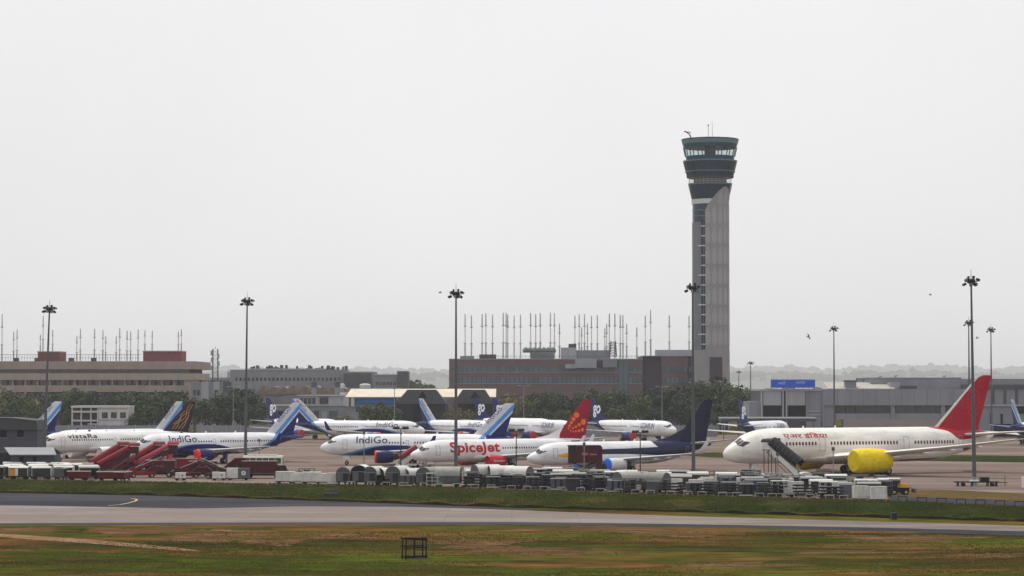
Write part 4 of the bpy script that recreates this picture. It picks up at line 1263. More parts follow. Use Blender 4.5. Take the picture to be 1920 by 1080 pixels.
# saw-tooth sheds
for i, (p0, p1, y0, Y, lab) in enumerate(((478, 540, 723, 1010, 'brown saw-tooth shed roof next to the dense tree'), (530, 602, 722, 1000, 'brown sloping shed roof before the far grey block'), (590, 650, 724, 990, 'brown shed roof end beside the water tanks'))):
    b = Bld('saw_tooth_shed', lab, Y, (p0 + p1) / 2, 'shed')
    x0, x1, z1, ze = b.x(p0), b.x(p1), b.z(y0), b.z(y0 + 17)
    b.box('wall', M_GREYC, p0, p1, y0 + 17, 835, 0, 20)
    for k in range(3):
        a, c = x0 + (x1 - x0) * k / 3, x0 + (x1 - x0) * (k + 1) / 3
        MB().prism([(a, ze), (c, ze), (c - .3, z1 - .6 * k), (c - (c - a) * .35, z1 - .3)], -.5, 20).build('roof_bay', M_ROOFBR, b.root)
# low service buildings
b = Bld('low_service_building', 'low grey service building with white upper floor behind the parked planes', 830, 580)
b.box('wall', M_GREYC, 505, 690, 761, 835, 0, 18); b.box('upper_floor', M_GREYL, 560, 640, 742, 761, 2, 18); b.box('parapet', M_GREYL, 504, 691, 759.5, 761.3, -.3, 18.2); b.box('upper_floor', M_WHITEW, 636, 652, 736, 761, 3, 14)
b.windows('window', M_GLZ, 560, 592, 746, 757, 4, .25, 1.85, 2.1); b.windows('window', M_GLZ, 598, 616, 745, 757, 1, .1, 1.85, 2.1); b.windows('window', M_GLZ, 520, 600, 770, 785, 6, .3, -.15, .1)
b.windows('glass_door', M_GLZT, 617, 634, 770, 788, 1, .05, -.15, .1); b.windows('garage_door', M_GREYL, 604, 613, 772, 788, 1, .05, -.12, .1); b.box('roof_slab', M_WHITEW, 556, 645, 740.8, 742.2, 1.5, 18.4)
for (p, q, nm) in ((584, 715, 'black'), (628, 715, 'black')):
    wt = thing('water_tank', 'black roof tank on a post %s' % ('beside the brown shed roofs' if p < 600 else 'beside the white domed tank'), 'water tank', (X(p + 5, 840), 840, 0))
    MB().lathe([(Z(q + 11, 840), 1.0), (Z(q + 1, 840), 1.0), (Z(q, 840), .7)], (0, 0, 0), 'z', 14).build('tank', M_GREYD, wt, True); MB().tube((0, 0, 0), (0, 0, Z(q + 11, 840)), .8, n=8).build('stand', M_GREYC, wt)
for (p, wd, q) in ((642, 5, 719), (685, 10.5, 719)):
    wt = thing('white_tank', 'small white domed tank beside the black roof tank' if p == 642 else 'wide white domed tank above the cream roof', 'water tank', (X(p, 850), 850, 0))
    r_ = wd / F * 850
    MB().lathe([(Z(q + 9, 850), r_), (Z(q + 3, 850), r_), (Z(q + 1, 850), r_ * .8), (Z(q, 850), r_ * .3)], (0, 0, 0), 'z', 18).build('tank', M_WHITEW, wt, True); MB().tube((0, 0, 0), (0, 0, Z(q + 9, 850)), r_ * .8, n=10).build('stand', M_GREYC, wt)
# cream-roofed workshop and two dark hangars
b = Bld('cream_roofed_workshop', 'workshop with cream sheet roof and bright blue upper wall', 800, 735, 'workshop')
xr = lambda p: b.x(p)
MB().rings([[(xr(648), 0, b.z(744)), (xr(930), 0, b.z(744)), (xr(930), 9, b.z(729)), (xr(655), 9, b.z(729))], [(xr(648), 0, b.z(745.2)), (xr(930), 0, b.z(745.2)), (xr(930), 9, b.z(730.2)), (xr(655), 9, b.z(730.2))]]).build('roof', M_ROOFB, b.root)
b.box('wall', M_GREYC, 652, 742, 745.4, 840, 1.2, 18); b.box('blue_wall', M_BLUEW, 668, 741, 745.4, 757, .6, 1.3)
for p in (648, 658.5): b.box('white_post', M_WHITEW, p, p + 6, 745.4, 762, .2, 1.15)
b.windows('window', M_GLZ, 666, 740, 762, 772, 7, .3, 1.0, 1.3)
for (p0, p1, lab) in ((741, 838, 'dark open hangar with clipped gable behind the street lamp'), (849, 926, 'dark open hangar with clipped gable next to the white-lettered navy tails')):
    b = Bld('aircraft_hangar', lab, 785, (p0 + p1) / 2, 'hangar'); wd = p1 - p0
    poly = [(b.x(p0), b.z(757)), (b.x(p1), b.z(757)), (b.x(p1 - wd * .22), b.z(730.5)), (b.x(p0 + wd * .24), b.z(730.5))]
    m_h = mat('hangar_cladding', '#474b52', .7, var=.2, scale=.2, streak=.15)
    MB().prism(poly, 0, 12).build('gable', m_h, b.root)
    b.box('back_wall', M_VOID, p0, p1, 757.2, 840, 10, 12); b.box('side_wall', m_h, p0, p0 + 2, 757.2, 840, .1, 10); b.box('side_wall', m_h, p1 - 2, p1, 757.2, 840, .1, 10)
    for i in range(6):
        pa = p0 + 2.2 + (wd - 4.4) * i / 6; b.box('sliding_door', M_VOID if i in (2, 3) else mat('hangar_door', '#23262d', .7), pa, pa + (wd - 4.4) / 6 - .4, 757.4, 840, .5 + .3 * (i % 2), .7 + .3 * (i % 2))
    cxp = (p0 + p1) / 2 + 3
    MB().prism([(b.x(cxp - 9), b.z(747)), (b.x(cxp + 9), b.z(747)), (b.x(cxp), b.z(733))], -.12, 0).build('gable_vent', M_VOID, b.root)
# white balcony building
b = Bld('white_balcony_building', 'small white two-storey building with open balconies among the trees', 745, 188)
b.box('wall', M_WHITEW, 186, 241, 762.5, 840, 0, 12); b.box('balcony_wall', M_GREYD, 136, 186, 764, 840, 2.2, 12); b.box('roof_slab', M_WHITEW, 134.5, 241.5, 761, 764.5, -.5, 12.3)
b.box('balcony_slab', M_WHITEW, 135, 186, 770, 773.5, -.2, 2.2); b.box('balcony_slab', M_WHITEW, 135, 186, 787, 790, -.2, 2.2); b.box('balcony_slab', M_WHITEW, 166, 186, 794, 796, -.6, 2.2)
for p in (135, 152, 170, 183): b.box('balcony_post', M_WHITEW, p, p + 2.4, 764.5, 840, 0, .5)
b.windows('window', M_GLZ, 189, 240, 773, 784, 3, .35, -.06, .2); b.windows('window', M_GLZ, 189, 240, 797, 806, 3, .35, -.06, .2)
b.box('string_course', M_GREYL, 186.4, 241.4, 786, 788, -.2, .1)
# boundary wall at the back of the apron
for (p0, p1, lab) in ((-120, 330, 'grey boundary wall behind the white balcony building'), (372, 505, 'grey boundary wall under the dense dark trees'), (930, 1345, 'grey boundary wall under the tree row by the brick block')):
    b = Bld('boundary_wall', lab, 738, (p0 + p1) / 2, 'wall')
    n_ = max(3, int((p1 - p0) / 24))
    for i in range(n_):
        a, c = p0 + (p1 - p0) * i / n_, p0 + (p1 - p0) * (i + 1) / n_
        b.box('wall_panel', M_GREYC, a + .5, c - .5, 797.5, 840, 0, .3); b.box('pier', M_GREYL, a - .5, a + .5, 796.3, 840, -.15, .45)

# -- near left sheds
b = Bld('dark_shed_block', 'dark two-storey shed block beside the light mast, behind the pale-roofed hut', 448, 20, 'shed')
m_ds = mat('dark_shed_wall', '#4a4d55', .8, var=.15, scale=.6)
b.box('wall', m_ds, -60, 71, 806, 900, 0, 9)
MB().prism([(b.x(-64), b.z(806)), (b.x(73), b.z(806)), (b.x(70), b.z(788)), (b.x(20), b.z(783)), (b.x(-64), b.z(783))], -.5, 9.4).build('roof', mat('dark_shed_roof', '#3f4147', .7, var=.15, scale=.5), b.root)
for p in (2, 34): b.box('window', M_VOID, p, p + 12, 807, 820, -.08, .1); 
for p in (1.5, 33.5): b.box('window_sill', M_GREYC, p, p + 13, 820, 821, -.2, .1)
for p in (-40,): b.box('window', M_VOID, p, p + 12, 807, 820, -.08, .1)
b = Bld('pale_roofed_hut', 'low dark hut with pale sheet roof beside the cart rows', 418, 55, 'hut')
b.box('wall', m_ds, 22, 104, 852, 905, 0, 5.5); b.box('doorway', M_VOID, 38, 46, 856, 905, -.06, .2); b.box('doorway', M_VOID, 64, 70, 856, 905, -.06, .2)
b.box('wall_rib', M_GREYD, 50, 51, 853, 905, -.1, .1); b.box('wall_rib', M_GREYD, 80, 81, 853, 905, -.1, .1)
MB().rings([[(b.x(22), -.8, b.z(853)), (b.x(109), -.8, b.z(853)), (b.x(96), 3, b.z(840.5)), (b.x(3), 3, b.z(840.5))], [(b.x(22), -.8, b.z(851.6)), (b.x(109), -.8, b.z(851.6)), (b.x(96), 3, b.z(839.2)), (b.x(3), 3, b.z(839.2))]]).build('roof_sheet', M_ROOFG, b.root)
MB().rings([[(b.x(22), 6.3, b.z(853)), (b.x(109), 6.3, b.z(853)), (b.x(96), 3.02, b.z(840.7)), (b.x(3), 3.02, b.z(840.7))], [(b.x(22), 6.3, b.z(851.6)), (b.x(109), 6.3, b.z(851.6)), (b.x(96), 3.02, b.z(839.4)), (b.x(3), 3.02, b.z(839.4))]]).build('roof_sheet', M_ROOFG, b.root)
b.box('side_wall', mat('dark_lean_to', '#2c2e33', .85), -12, 21.5, 848, 905, .5, 5)

# -- concrete terminal on the right
b = Bld('concrete_terminal', 'wide grey concrete terminal with dark window strip behind the red-tailed wide-body', 725, 1660, 'terminal')
b.box('annex', M_GREYC, 1405, 1426, 753, 845, 1, 20)
b.box('block_wall', M_GREYD, 1426, 1543, 731, 845, 1.2, 30); b.box('block_parapet', M_GREYL, 1425.5, 1543, 729.5, 733, .1, 30.2)
for (p0, p1) in ((1430.5, 1465), (1476, 1510)):
    b.box('wall_panel', M_GREYL, p0, p1, 733.2, 760, .4, 1.3); b.box('opening', M_VOID, p0 + 3, p1 - 1, 760.5, 783, .9, 1.3)
b.box('wall_panel', M_GREYC, 1514, 1541, 733.2, 845, .5, 1.3)
for p in (1426.4, 1466.5, 1472.8, 1511, 1541.2): b.box('pilaster', M_GREYL if p < 1500 else M_GREYC, p, p + 2.6, 733.2, 845, -.2, 1.3)
for q in (770, 777): b.box('ledge', M_GREYL, 1515, 1540, q, q + 2, .2, .6)
b.box('upper_wall', M_GREYC, 1544, 1812, 729.5, 760, 0, 40)
for i in range(10):
    b.box('wall_joint', M_GREYD, 1570 + i * 24, 1570.5 + i * 24, 730, 760, -.03, .1)
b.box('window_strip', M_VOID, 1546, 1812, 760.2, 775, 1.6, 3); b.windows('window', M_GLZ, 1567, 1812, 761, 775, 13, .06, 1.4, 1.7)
for p in (1544, 1670, 1764): b.box('column', M_GREYC, p, p + (21 if p == 1544 else 8), 760.2, 800, .6, 2)
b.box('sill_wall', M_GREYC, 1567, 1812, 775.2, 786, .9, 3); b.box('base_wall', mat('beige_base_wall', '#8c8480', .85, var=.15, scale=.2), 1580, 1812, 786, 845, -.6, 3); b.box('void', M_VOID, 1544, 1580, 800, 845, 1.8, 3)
MB().rings([[(b.x(1552), .6, b.z(729.6)), (b.x(1678), .6, b.z(729.6)), (b.x(1678), 12, b.z(718)), (b.x(1552), 12, b.z(718))], [(b.x(1552), .6, b.z(728.4)), (b.x(1678), .6, b.z(728.4)), (b.x(1678), 12, b.z(716.8)), (b.x(1552), 12, b.z(716.8))]]).build('sloping_roof', mat('pale_roof', '#a9a49c', .8, var=.2, scale=.4), b.root)
b.box('roof_stack', M_GREYC, 1585.5, 1606, 715, 729.8, 1, 4); b.box('stack_cap', M_GREYD, 1584, 1607.5, 713, 715.2, .8, 4.3)
b.box('upper_block', M_GREYC, 1640, 1812, 708.5, 729.4, 9, 40); b.box('block_cap', M_GREYL, 1639, 1813, 707.5, 708.7, 8.8, 40); b.box('roof_hatch', M_GREYD, 1690, 1720, 723.5, 729.4, 1, 6)
b.box('slanted_hatch', M_GREYL, 1671, 1690, 717, 729.4, 3, 8)
b.box('right_wall', M_GREYC, 1812.5, 2100, 729, 845, 2.5, 40); b.box('right_parapet', M_GREYD, 1812.5, 2100, 721, 729, 2, 40); b.box('right_upper', M_GREYC, 1828, 2100, 710, 721.2, 10, 40)
for p in (1842, 1862, 1884, 1906): b.box('dark_slot', M_GREYD, p, p + 5, 731, 757, 2.3, 2.7)
for p in (1858, 1878): b.box('dark_slot', M_VOID, p, p + 4, 776, 795, 2.3, 2.7)
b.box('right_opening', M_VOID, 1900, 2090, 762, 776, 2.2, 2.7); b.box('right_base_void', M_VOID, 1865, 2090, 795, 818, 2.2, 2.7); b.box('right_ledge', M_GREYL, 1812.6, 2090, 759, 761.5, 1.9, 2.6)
for (p, q0) in ((1632, 712), (1664, 706), (1694, 704), (1787, 705), (1800, 708)):
    MB().tube((b.x(p), 15, b.z(729)), (b.x(p), 15, b.z(q0)), .09, n=5).tube((b.x(p) - .6, 15, b.z(q0 + 1)), (b.x(p) + .6, 15, b.z(q0 - 1)), .09, n=5).build('roof_antenna', M_GREYD, b.root)
sg = thing('roof_sign', 'long blue sign with white lettering on the concrete terminal roof', 'sign', (X(1486.5, 724), 724, Z(729.5, 725)))
sx = lambda p: X(p, 724) - X(1486.5, 724); sz = lambda q: Z(q, 724) - Z(729.5, 725)
MB().box(sx(1445), sx(1528), 0, .5, sz(727), sz(712.5)).build('sign_board', mat('sign_blue', '#2a56c0', .5, var=.12), sg); MB().box(sx(1445), sx(1528.3), -.05, .6, sz(712.5), sz(710.8)).build('top_edge', mat('sign_edge', '#8fb0d8', .5), sg)
flat_text(sg, 'lettering', 'भारती', mat('sign_letter', '#b7c4e8', .5), (sx(1459), -.03, sz(721)), 1.0, 2.1); flat_text(sg, 'lettering', 'एअर्टेल', mat('sign_letter', '#b7c4e8', .5), (sx(1492), -.03, sz(721)), 1.1, 2.7)
for i in range(9):
    MB().beam((sx(1447 + i * 10), .8, 0), (sx(1447 + i * 10), .8, sz(712)), .14).build('strut', M_STEEL, sg)
# canopy before the terminal
cn = Bld('flat_canopy', 'low flat canopy on posts in front of the concrete terminal', 690, 1440, 'canopy')
cn.box('roof_slab', M_GREYL, 1352, 1530, 782.5, 785, 0, 10); cn.box('fascia', M_GREYD, 1352, 1530, 785.1, 790, .1, 10)
for p in (1356, 1384, 1412, 1440, 1468, 1496, 1524): cn.box('post', M_GREYD, p, p + 1.6, 790, 850, .5, .9)

# ------------------------------------------------------------------ light masts
def make_mast():
    t = thing('high_light_mast', 'x', 'light mast')
    MB().tube((0, 0, 0), (0, 0, 31), .32, .13, 12).build('pole', M_POLE, t, True)
    MB().lathe([(0, .55), (.25, .55), (.3, .35), (1.2, .33), (1.25, .3)], (0, 0, 0), 'z', 12).build('base_collar', M_STEEL, t, True)
    hr = MB().lathe([(30.3, .5), (30.4, .62), (30.9, .62), (31.0, .4)], (0, 0, 0), 'z', 12)
    for k in range(10):
        a = 2 * math.pi * k / 10
        hr.tube((0, 0, 30.6), (1.0 * math.cos(a), 1.0 * math.sin(a), 30.6), .06, n=5)
    ringp = [(.95 * math.cos(2 * math.pi * k / 20), .95 * math.sin(2 * math.pi * k / 20), 30.6) for k in range(20)]
    for k in range(20): hr.tube(ringp[k], ringp[(k + 1) % 20], .06, n=5)
    hr.build('head_frame', M_LAMP, t)
    for k in range(10):
        a = 2 * math.pi * (k + .3) / 10; c, s_ = math.cos(a), math.sin(a)
        dz = -.35 if k % 3 else .35
        bx = MB().beam((.85 * c, .85 * s_, 30.62 + dz), (1.32 * c, 1.32 * s_, 30.4 + dz), .42, .34)
        fl = bx.build('floodlight', M_LAMP, t)
        MB().beam((1.325 * c, 1.325 * s_, 30.397 + dz), (1.35 * c, 1.35 * s_, 30.385 + dz), .37, .29).build('lens', M_LENS, fl)
    MB().tube((0, 0, 31), (0, 0, 32.4), .05, .03, 5).build('lightning_rod', M_POLE, t)
    MB().box(-.55, -.25, -.2, .2, 31.0, 31.4).box(.2, .55, -.2, .2, 31.0, 31.45).build('winch_box', M_LAMP, t)
    return t
mast0 = make_mast(); first = [True]
for (px, D_, top, lab, lean) in ((84, 446, 577, 'high light mast standing beside the dark shed block', 1.6), (461, 458, 563, 'high light mast by the cream bus', .4), (855, 405, 548, 'high light mast in front of the red-lettered airliner', 0), (1299.5, 398, 537, 'high light mast in front of the navy airliner tail', -.1), (1825, 372, 524, 'high light mast with a flat dolly parked at its foot', -.5),
                           (1563.5, 684, 615, 'pale distant light mast behind the concrete terminal roof', 0), (1816.5, 622, 604, 'distant light mast seen close beside a nearer one', 0), (1858, 697, 617, 'pale distant light mast above the red wide-body tail', 0), (1407, 1000, 680, 'small far light mast near the blue roof sign', 0), (1385, 1300, 697, 'tiny hazy light mast by the control tower', 0)):
    o = mast0 if first[0] else copy_tree(mast0)
    first[0] = False
    o.location = (X(px, D_), D_, 0.0)
    k = Z(top, D_) / 30.9
    o.scale = (1 if D_ < 900 else 1.15, 1 if D_ < 900 else 1.15, k); o.rotation_euler = (0, R(lean), 0)
    tag(o, lab, 'light mast', 'high light masts on the apron')
def make_short():
    t = thing('apron_floodlight', 'x', 'floodlight')
    MB().tube((0, 0, 0), (0, 0, 7.4), .11, .08, 8).build('pole', M_LAMP, t, True)
    MB().box(-1.1, 1.1, -.07, .07, 7.25, 7.4).build('crossbar', M_LAMP, t)
    for x in (-1.05, -.45, .45, 1.05):
        MB().beam((x, -.1, 7.6), (x + .12 * (1 if x > 0 else -1), -.5, 7.45), .5, .35).build('lamp_head', M_LAMP, t)
    MB().beam((0, 0, 6.2), (.7, 0, 7.25), .06).beam((0, 0, 6.2), (-.7, 0, 7.25), .06).build('brace', M_LAMP, t)
    return t
sh0 = make_short(); first = [True]
for (px, D_, top, lab) in ((752, 432, 802, 'short floodlight pole before the blue airliner belly'), (968, 425, 806, 'short floodlight pole before the red-engined airliner'), (1200, 420, 809, 'short floodlight pole beside the blue engine cover')):
    o = sh0 if first[0] else copy_tree(sh0); first[0] = False
    o.location = (X(px, D_), D_, 0.0); o.scale.z = Z(top, D_) / 7.5; tag(o, lab, 'floodlight', 'short floodlight poles on the apron')
def make_cam():
    t = thing('camera_pole', 'x', 'pole')
    MB().tube((0, 0, 0), (0, 0, 7.0), .09, .07, 8).build('pole', M_STEEL, t, True); MB().box(-.22, .22, -.2, .2, 6.7, 7.4).build('equipment_box', M_GREYD, t); MB().box(-.3, .3, -.06, .06, 6.55, 6.65).build('bracket', M_STEEL, t)
    return t
cp0 = make_cam(); first = [True]
for (px, D_, top, lab) in ((683, 440, 806, 'thin pole with a box on top before the airliner nose wheel'), (1095, 402, 829, 'thin pole with a box on top before the maroon catering truck'), (1457, 372, 848, 'pole with a box on top before the black-covered stairs'), (1561, 380, 838, 'thin pole with a box on top before the yellow engine wrap'), (487, 470, 823, 'thin pole under the crossing blue-striped tails')):
    o = cp0 if first[0] else copy_tree(cp0); first[0] = False
    o.location = (X(px, D_), D_, 0.0); o.scale.z = Z(top, D_) / 7.4; tag(o, lab, 'pole', 'thin poles with boxes')
def make_lamp():
    t = thing('street_lamp', 'x', 'street lamp')
    MB().tube((0, 0, 0), (0, 0, 15), .16, .09, 8).build('pole', M_STEEL, t, True)
    for sd in (-1, 1):
        ar = MB().tube((0, 0, 14.8), (sd * 1.2, 0, 15.1), .06, n=6).build('arm', M_STEEL, t); MB().box(sd * 1.5 - .45, sd * 1.5 + .45, -.18, .18, 15.0, 15.2).build('lamp_head', M_GREYL, ar)
    return t
lp0 = make_lamp(); first = [True]
for (px, D_, top, lab) in ((982, 730, 722, 'street lamp by the tree row next to the dark hangars'), (740, 735, 727, 'street lamp before the blue workshop wall'), (438, 720, 724, 'street lamp before the dense dark tree'), (1241, 735, 724, 'street lamp in the tree row under the brick block'), (1067, 728, 800, 'low lamp post between the red tail and the tree row')):
    o = lp0 if first[0] else copy_tree(lp0); first[0] = False
    o.location = (X(px, D_), D_, 0.0); o.scale.z = max(.3, Z(top, D_) / 15.2); tag(o, lab, 'street lamp', 'street lamps behind the apron')

# ------------------------------------------------------------------ trees
def leaf_mat(name, c1, c2):
    m, n, l, b = new_mat(name)
    oi = n.new('ShaderNodeObjectInfo'); tc = n.new('ShaderNodeTexCoord'); nz = n.new('ShaderNodeTexNoise'); nz.inputs['Scale'].default_value = .7; nz.inputs['Detail'].default_value = 4
    l.new(tc.outputs['Object'], nz.inputs['Vector'])
    ad = n.new('ShaderNodeMath'); ad.operation = 'ADD'; l.new(nz.outputs['Fac'], ad.inputs[0])
    m2 = n.new('ShaderNodeMath'); m2.operation = 'MULTIPLY'; m2.inputs[1].default_value = .5; l.new(oi.outputs['Random'], m2.inputs[0]); l.new(m2.outputs[0], ad.inputs[1])
    mr = n.new('ShaderNodeMapRange'); mr.inputs[1].default_value = .4; mr.inputs[2].default_value = 1.0; l.new(ad.outputs[0], mr.inputs[0])
    mx = n.new('ShaderNodeMix'); mx.data_type = 'RGBA'; mx.inputs[6].default_value = hexc(c1); mx.inputs[7].default_value = hexc(c2); l.new(mr.outputs[0], mx.inputs[0])
    l.new(mx.outputs[2], b.inputs['Base Color']); b.inputs['Roughness'].default_value = .7; b.inputs['Specular IOR Level'].default_value = .2
    return m
M_LEAF = [leaf_mat('leaves_dark', '#1c2e1e', '#3c4c2c'), leaf_mat('leaves_mid', '#263a24', '#4c5c34'), leaf_mat('leaves_dry', '#4a4a2e', '#6a6440')]
M_BARK = mat('bark', '#4a3d30', .9)
def make_tree(i, rx, rz, trunk, lm):
    rnd = random.Random(100 + i)
    t = thing('tree', 'x', 'tree')
    mb = MB().tube((0, 0, 0), (.15, 0, trunk), .34, .24, 8)
    limbs = []
    for k in range(6):
        a = rnd.uniform(0, 6.28); e = (math.cos(a) * rx * .55, math.sin(a) * rx * .55, trunk + rz * rnd.uniform(.6, 1.3)); mb.tube((.15, 0, trunk - .2), e, .17, .05, 6)
    mb.build('trunk', M_BARK, t, True)
    V, Fc = [], []
    blobs = []
    for k in range(26):
        a = rnd.uniform(0, 6.28); u = rnd.uniform(-.85, 1); q = math.sqrt(max(0, 1 - u * u)); rr_ = rnd.uniform(.45, .95)
        blobs.append((Vector((math.cos(a) * q * rx * rr_, math.sin(a) * q * rx * rr_, trunk + rz + u * rz * rr_)), rnd.uniform(.22, .40) * rx))
    for c, r_ in blobs:
        for k in range(70):
            d = Vector((rnd.gauss(0, 1), rnd.gauss(0, 1), rnd.gauss(.15, 1))).normalized()
            p = c + d * r_ * rnd.uniform(.7, 1.12)
            nrm = (d + Vector((rnd.gauss(0, .5), rnd.gauss(0, .5), rnd.gauss(0, .5)))).normalized()
            u_ = nrm.orthogonal().normalized(); v_ = nrm.cross(u_); sz_ = rnd.uniform(.22, .5)
            a = rnd.uniform(0, 3.14); u2 = u_ * math.cos(a) + v_ * math.sin(a); v2 = nrm.cross(u2)
            j = len(V); V += [tuple(p - u2 * sz_), tuple(p + v2 * sz_ * .6), tuple(p + u2 * sz_), tuple(p - v2 * sz_ * .6)]; Fc.append((j, j + 1, j + 2, j + 3))
    m2 = MB(); m2.v = V; m2.f = Fc; me = m2.mesh('crown'); me.materials.append(lm)
    o = bpy.data.objects.new('crown', me); COL.objects.link(o); o.parent = t
    return t, trunk + 2 * rz
TREES = [make_tree(0, 4.2, 4.4, 3.0, M_LEAF[0]), make_tree(1, 5.2, 4.0, 2.6, M_LEAF[0]), make_tree(2, 4.6, 4.6, 2.8, M_LEAF[1]), make_tree(3, 3.6, 5.0, 3.2, M_LEAF[1]), make_tree(4, 5.6, 3.8, 2.6, M_LEAF[2])]
tused = set()
def tree(px, top, D_, v, label, group, wide=1.0):
    if 750 < top and D_ < 1000: label = 'low ' + label.replace(' before', ' in front of the taller ones before', 1) if ' before' in label else 'low ' + label
    t, h = TREES[v]
    o = t if v not in tused else copy_tree(t)
    tused.add(v)
    k = max(.3, Z(top, D_) / h)
    o.location = (X(px, D_), D_, 0); o.scale = (k * wide, k * wide, k); o.rotation_euler.z = random.uniform(0, 6.28); tag(o, label, 'tree', group)
g1, g2, g3 = 'trees before the beige office block', 'trees before the brick office block', 'dense trees beside the grey block'
for (px, top, D_, v, w_) in ((-30, 738, 800, 4, 1.2), (12, 733, 815, 4, 1.1), (45, 738, 805, 2, 1.1), (62, 752, 770, 2, 1), (88, 737, 820, 0, 1.2), (118, 733, 825, 2, 1.1), (150, 727, 830, 2, 1.2), (180, 738, 815, 1, 1.1), (205, 745, 790, 0, 1.1), (232, 733, 830, 2, 1.1), (255, 736, 790, 0, 1.3), (285, 733, 835, 0, 1.2), (275, 760, 752, 0, 1.2), (312, 738, 800, 1, 1.1), (335, 733, 830, 0, 1.1), (130, 770, 760, 1, .9), (255, 775, 748, 1, 1.2), (20, 765, 755, 1, 1.2)):
    tree(px, top, D_, v, ('dry olive-brown tree before the beige office block' if v == 4 else 'mid-green tree before the beige office block' if v == 2 else 'dark green tree before the beige office block'), g1, w_)
for (px, top, D_, v, w_) in ((385, 752, 775, 1, 1.1), (408, 742, 790, 0, 1.1), (432, 733, 800, 1, 1.2), (455, 727, 805, 0, 1.3), (478, 738, 795, 0, 1.1), (420, 765, 760, 0, 1.2), (468, 762, 765, 1, 1.2), (365, 745, 840, 2, 1)):
    tree(px, top, D_, v, 'mid-green tree standing behind the dark gold-patterned tail' if v == 2 else 'dark green tree beside the plain grey block', g3, w_)
for (px, top, D_, v, w_) in ((945, 748, 800, 4, 1), (968, 742, 815, 4, 1.1), (995, 737, 820, 0, 1.1), (1018, 742, 800, 1, 1), (1040, 734, 825, 0, 1.1), (1062, 745, 790, 1, 1.1), (1085, 738, 815, 3, 1.2), (1108, 733, 825, 1, 1.1), (1132, 740, 805, 2, 1.1), (1152, 730, 830, 2, 1.1), (1178, 737, 810, 0, 1.1), (1200, 741, 800, 2, 1.1), (1222, 734, 820, 1, 1), (1248, 726, 830, 0, 1.1), (1272, 730, 815, 1, 1.2), (1296, 722, 830, 0, 1.1), (1318, 715, 835, 0, 1.1), (1340, 712, 840, 1, 1.2), (1362, 722, 830, 0, 1.1), (1385, 736, 820, 1, 1.1), (1405, 738, 830, 0, 1), (1425, 731, 850, 2, 1), (1010, 765, 770, 1, 1.3), (1095, 762, 775, 0, 1.3), (1160, 764, 770, 1, 1.3), (1225, 762, 772, 0, 1.3), (1290, 755, 775, 1, 1.3), (1350, 757, 780, 0, 1.3), (1055, 768, 765, 2, 1.2), (1325, 768, 765, 2, 1.2)):
    tree(px, top, D_, v, {4: 'dry olive-brown tree next to the dark hangars', 3: 'narrow upright tree before the brick office block', 2: 'mid-green tree before the brick office block', 1: 'wide dark green tree before the brick office block', 0: 'round dark green tree before the brick office block'}[v], g2, w_)
for (px, top, D_, v, w_) in ((692, 760, 745, 2, 1.1), (712, 757, 748, 1, 1.2), (732, 762, 742, 2, 1), (645, 780, 740, 4, 1), (866, 768, 742, 4, 1.2), (760, 712, 1500, 0, 1.3), (778, 716, 1450, 1, 1.2), (742, 716, 1500, 1, 1.2), (802, 719, 1450, 0, 1.2)):
    tree(px, top, D_, v, ('hazy dark tree far behind the workshop roof' if D_ > 1000 else {1: 'broad dark bush-like tree under the blue workshop wall', 2: 'mid-green tree under the blue workshop wall', 4: 'brown scrubby tree before the workshop and hangars'}[v]), 'trees round the workshop', w_)

# ------------------------------------------------------------------ hills and far woods
M_HILL = mat('hill_scrub', '#4a5240', .95, var=.25, scale=.01)
def ridge(name, Y, prof, depth, seed, amp):
    rnd = np.random.RandomState(seed)
    xs = np.linspace(-5000, 5000, 420); px = 960 + F * xs / Y
    base = np.interp(px, [p[0] for p in prof], [p[1] for p in prof])
    top = H + (YH - base) / F * Y
    nz_ = np.interp(xs, np.linspace(-5000, 5000, 150), rnd.normal(0, amp * .6, 150)) + np.interp(xs, np.linspace(-5000, 5000, 420), rnd.normal(0, amp * .35, 420))
    top = np.clip(top + nz_, 3, 185)
    mb = MB(); rr = []
    for x, z_ in zip(xs, top):
        rr.append([(x, Y - depth, -.5), (x, Y - depth * .4, z_ * .55), (x, Y - depth * .1, z_ * .93), (x, Y, z_), (x, Y + depth * .5, z_ * .6), (x, Y + depth, -.5)])
    mb.rings(rr, closed=False)
    o = mb.build(name, M_HILL, None, True); o['kind'] = 'structure'
    return xs, top
P_A = [(-2000, 704), (300, 704), (430, 700), (560, 706), (700, 706), (780, 704), (860, 706), (1300, 708), (1380, 702), (1450, 701), (1560, 704), (1640, 700), (1720, 697), (1800, 703), (1920, 704), (3500, 706)]
P_B = [(-2000, 696), (300, 694), (430, 690), (560, 694), (690, 694), (760, 692), (860, 698), (1300, 692), (1400, 690), (1470, 688), (1560, 694), (1640, 687), (1740, 685), (1830, 691), (1920, 690), (3500, 694)]
xa, ta = ridge('hills', 12000, P_A, 800, 3, 3.0)
xb, tb = ridge('hills', 18000, P_B, 1000, 5, 4.0)
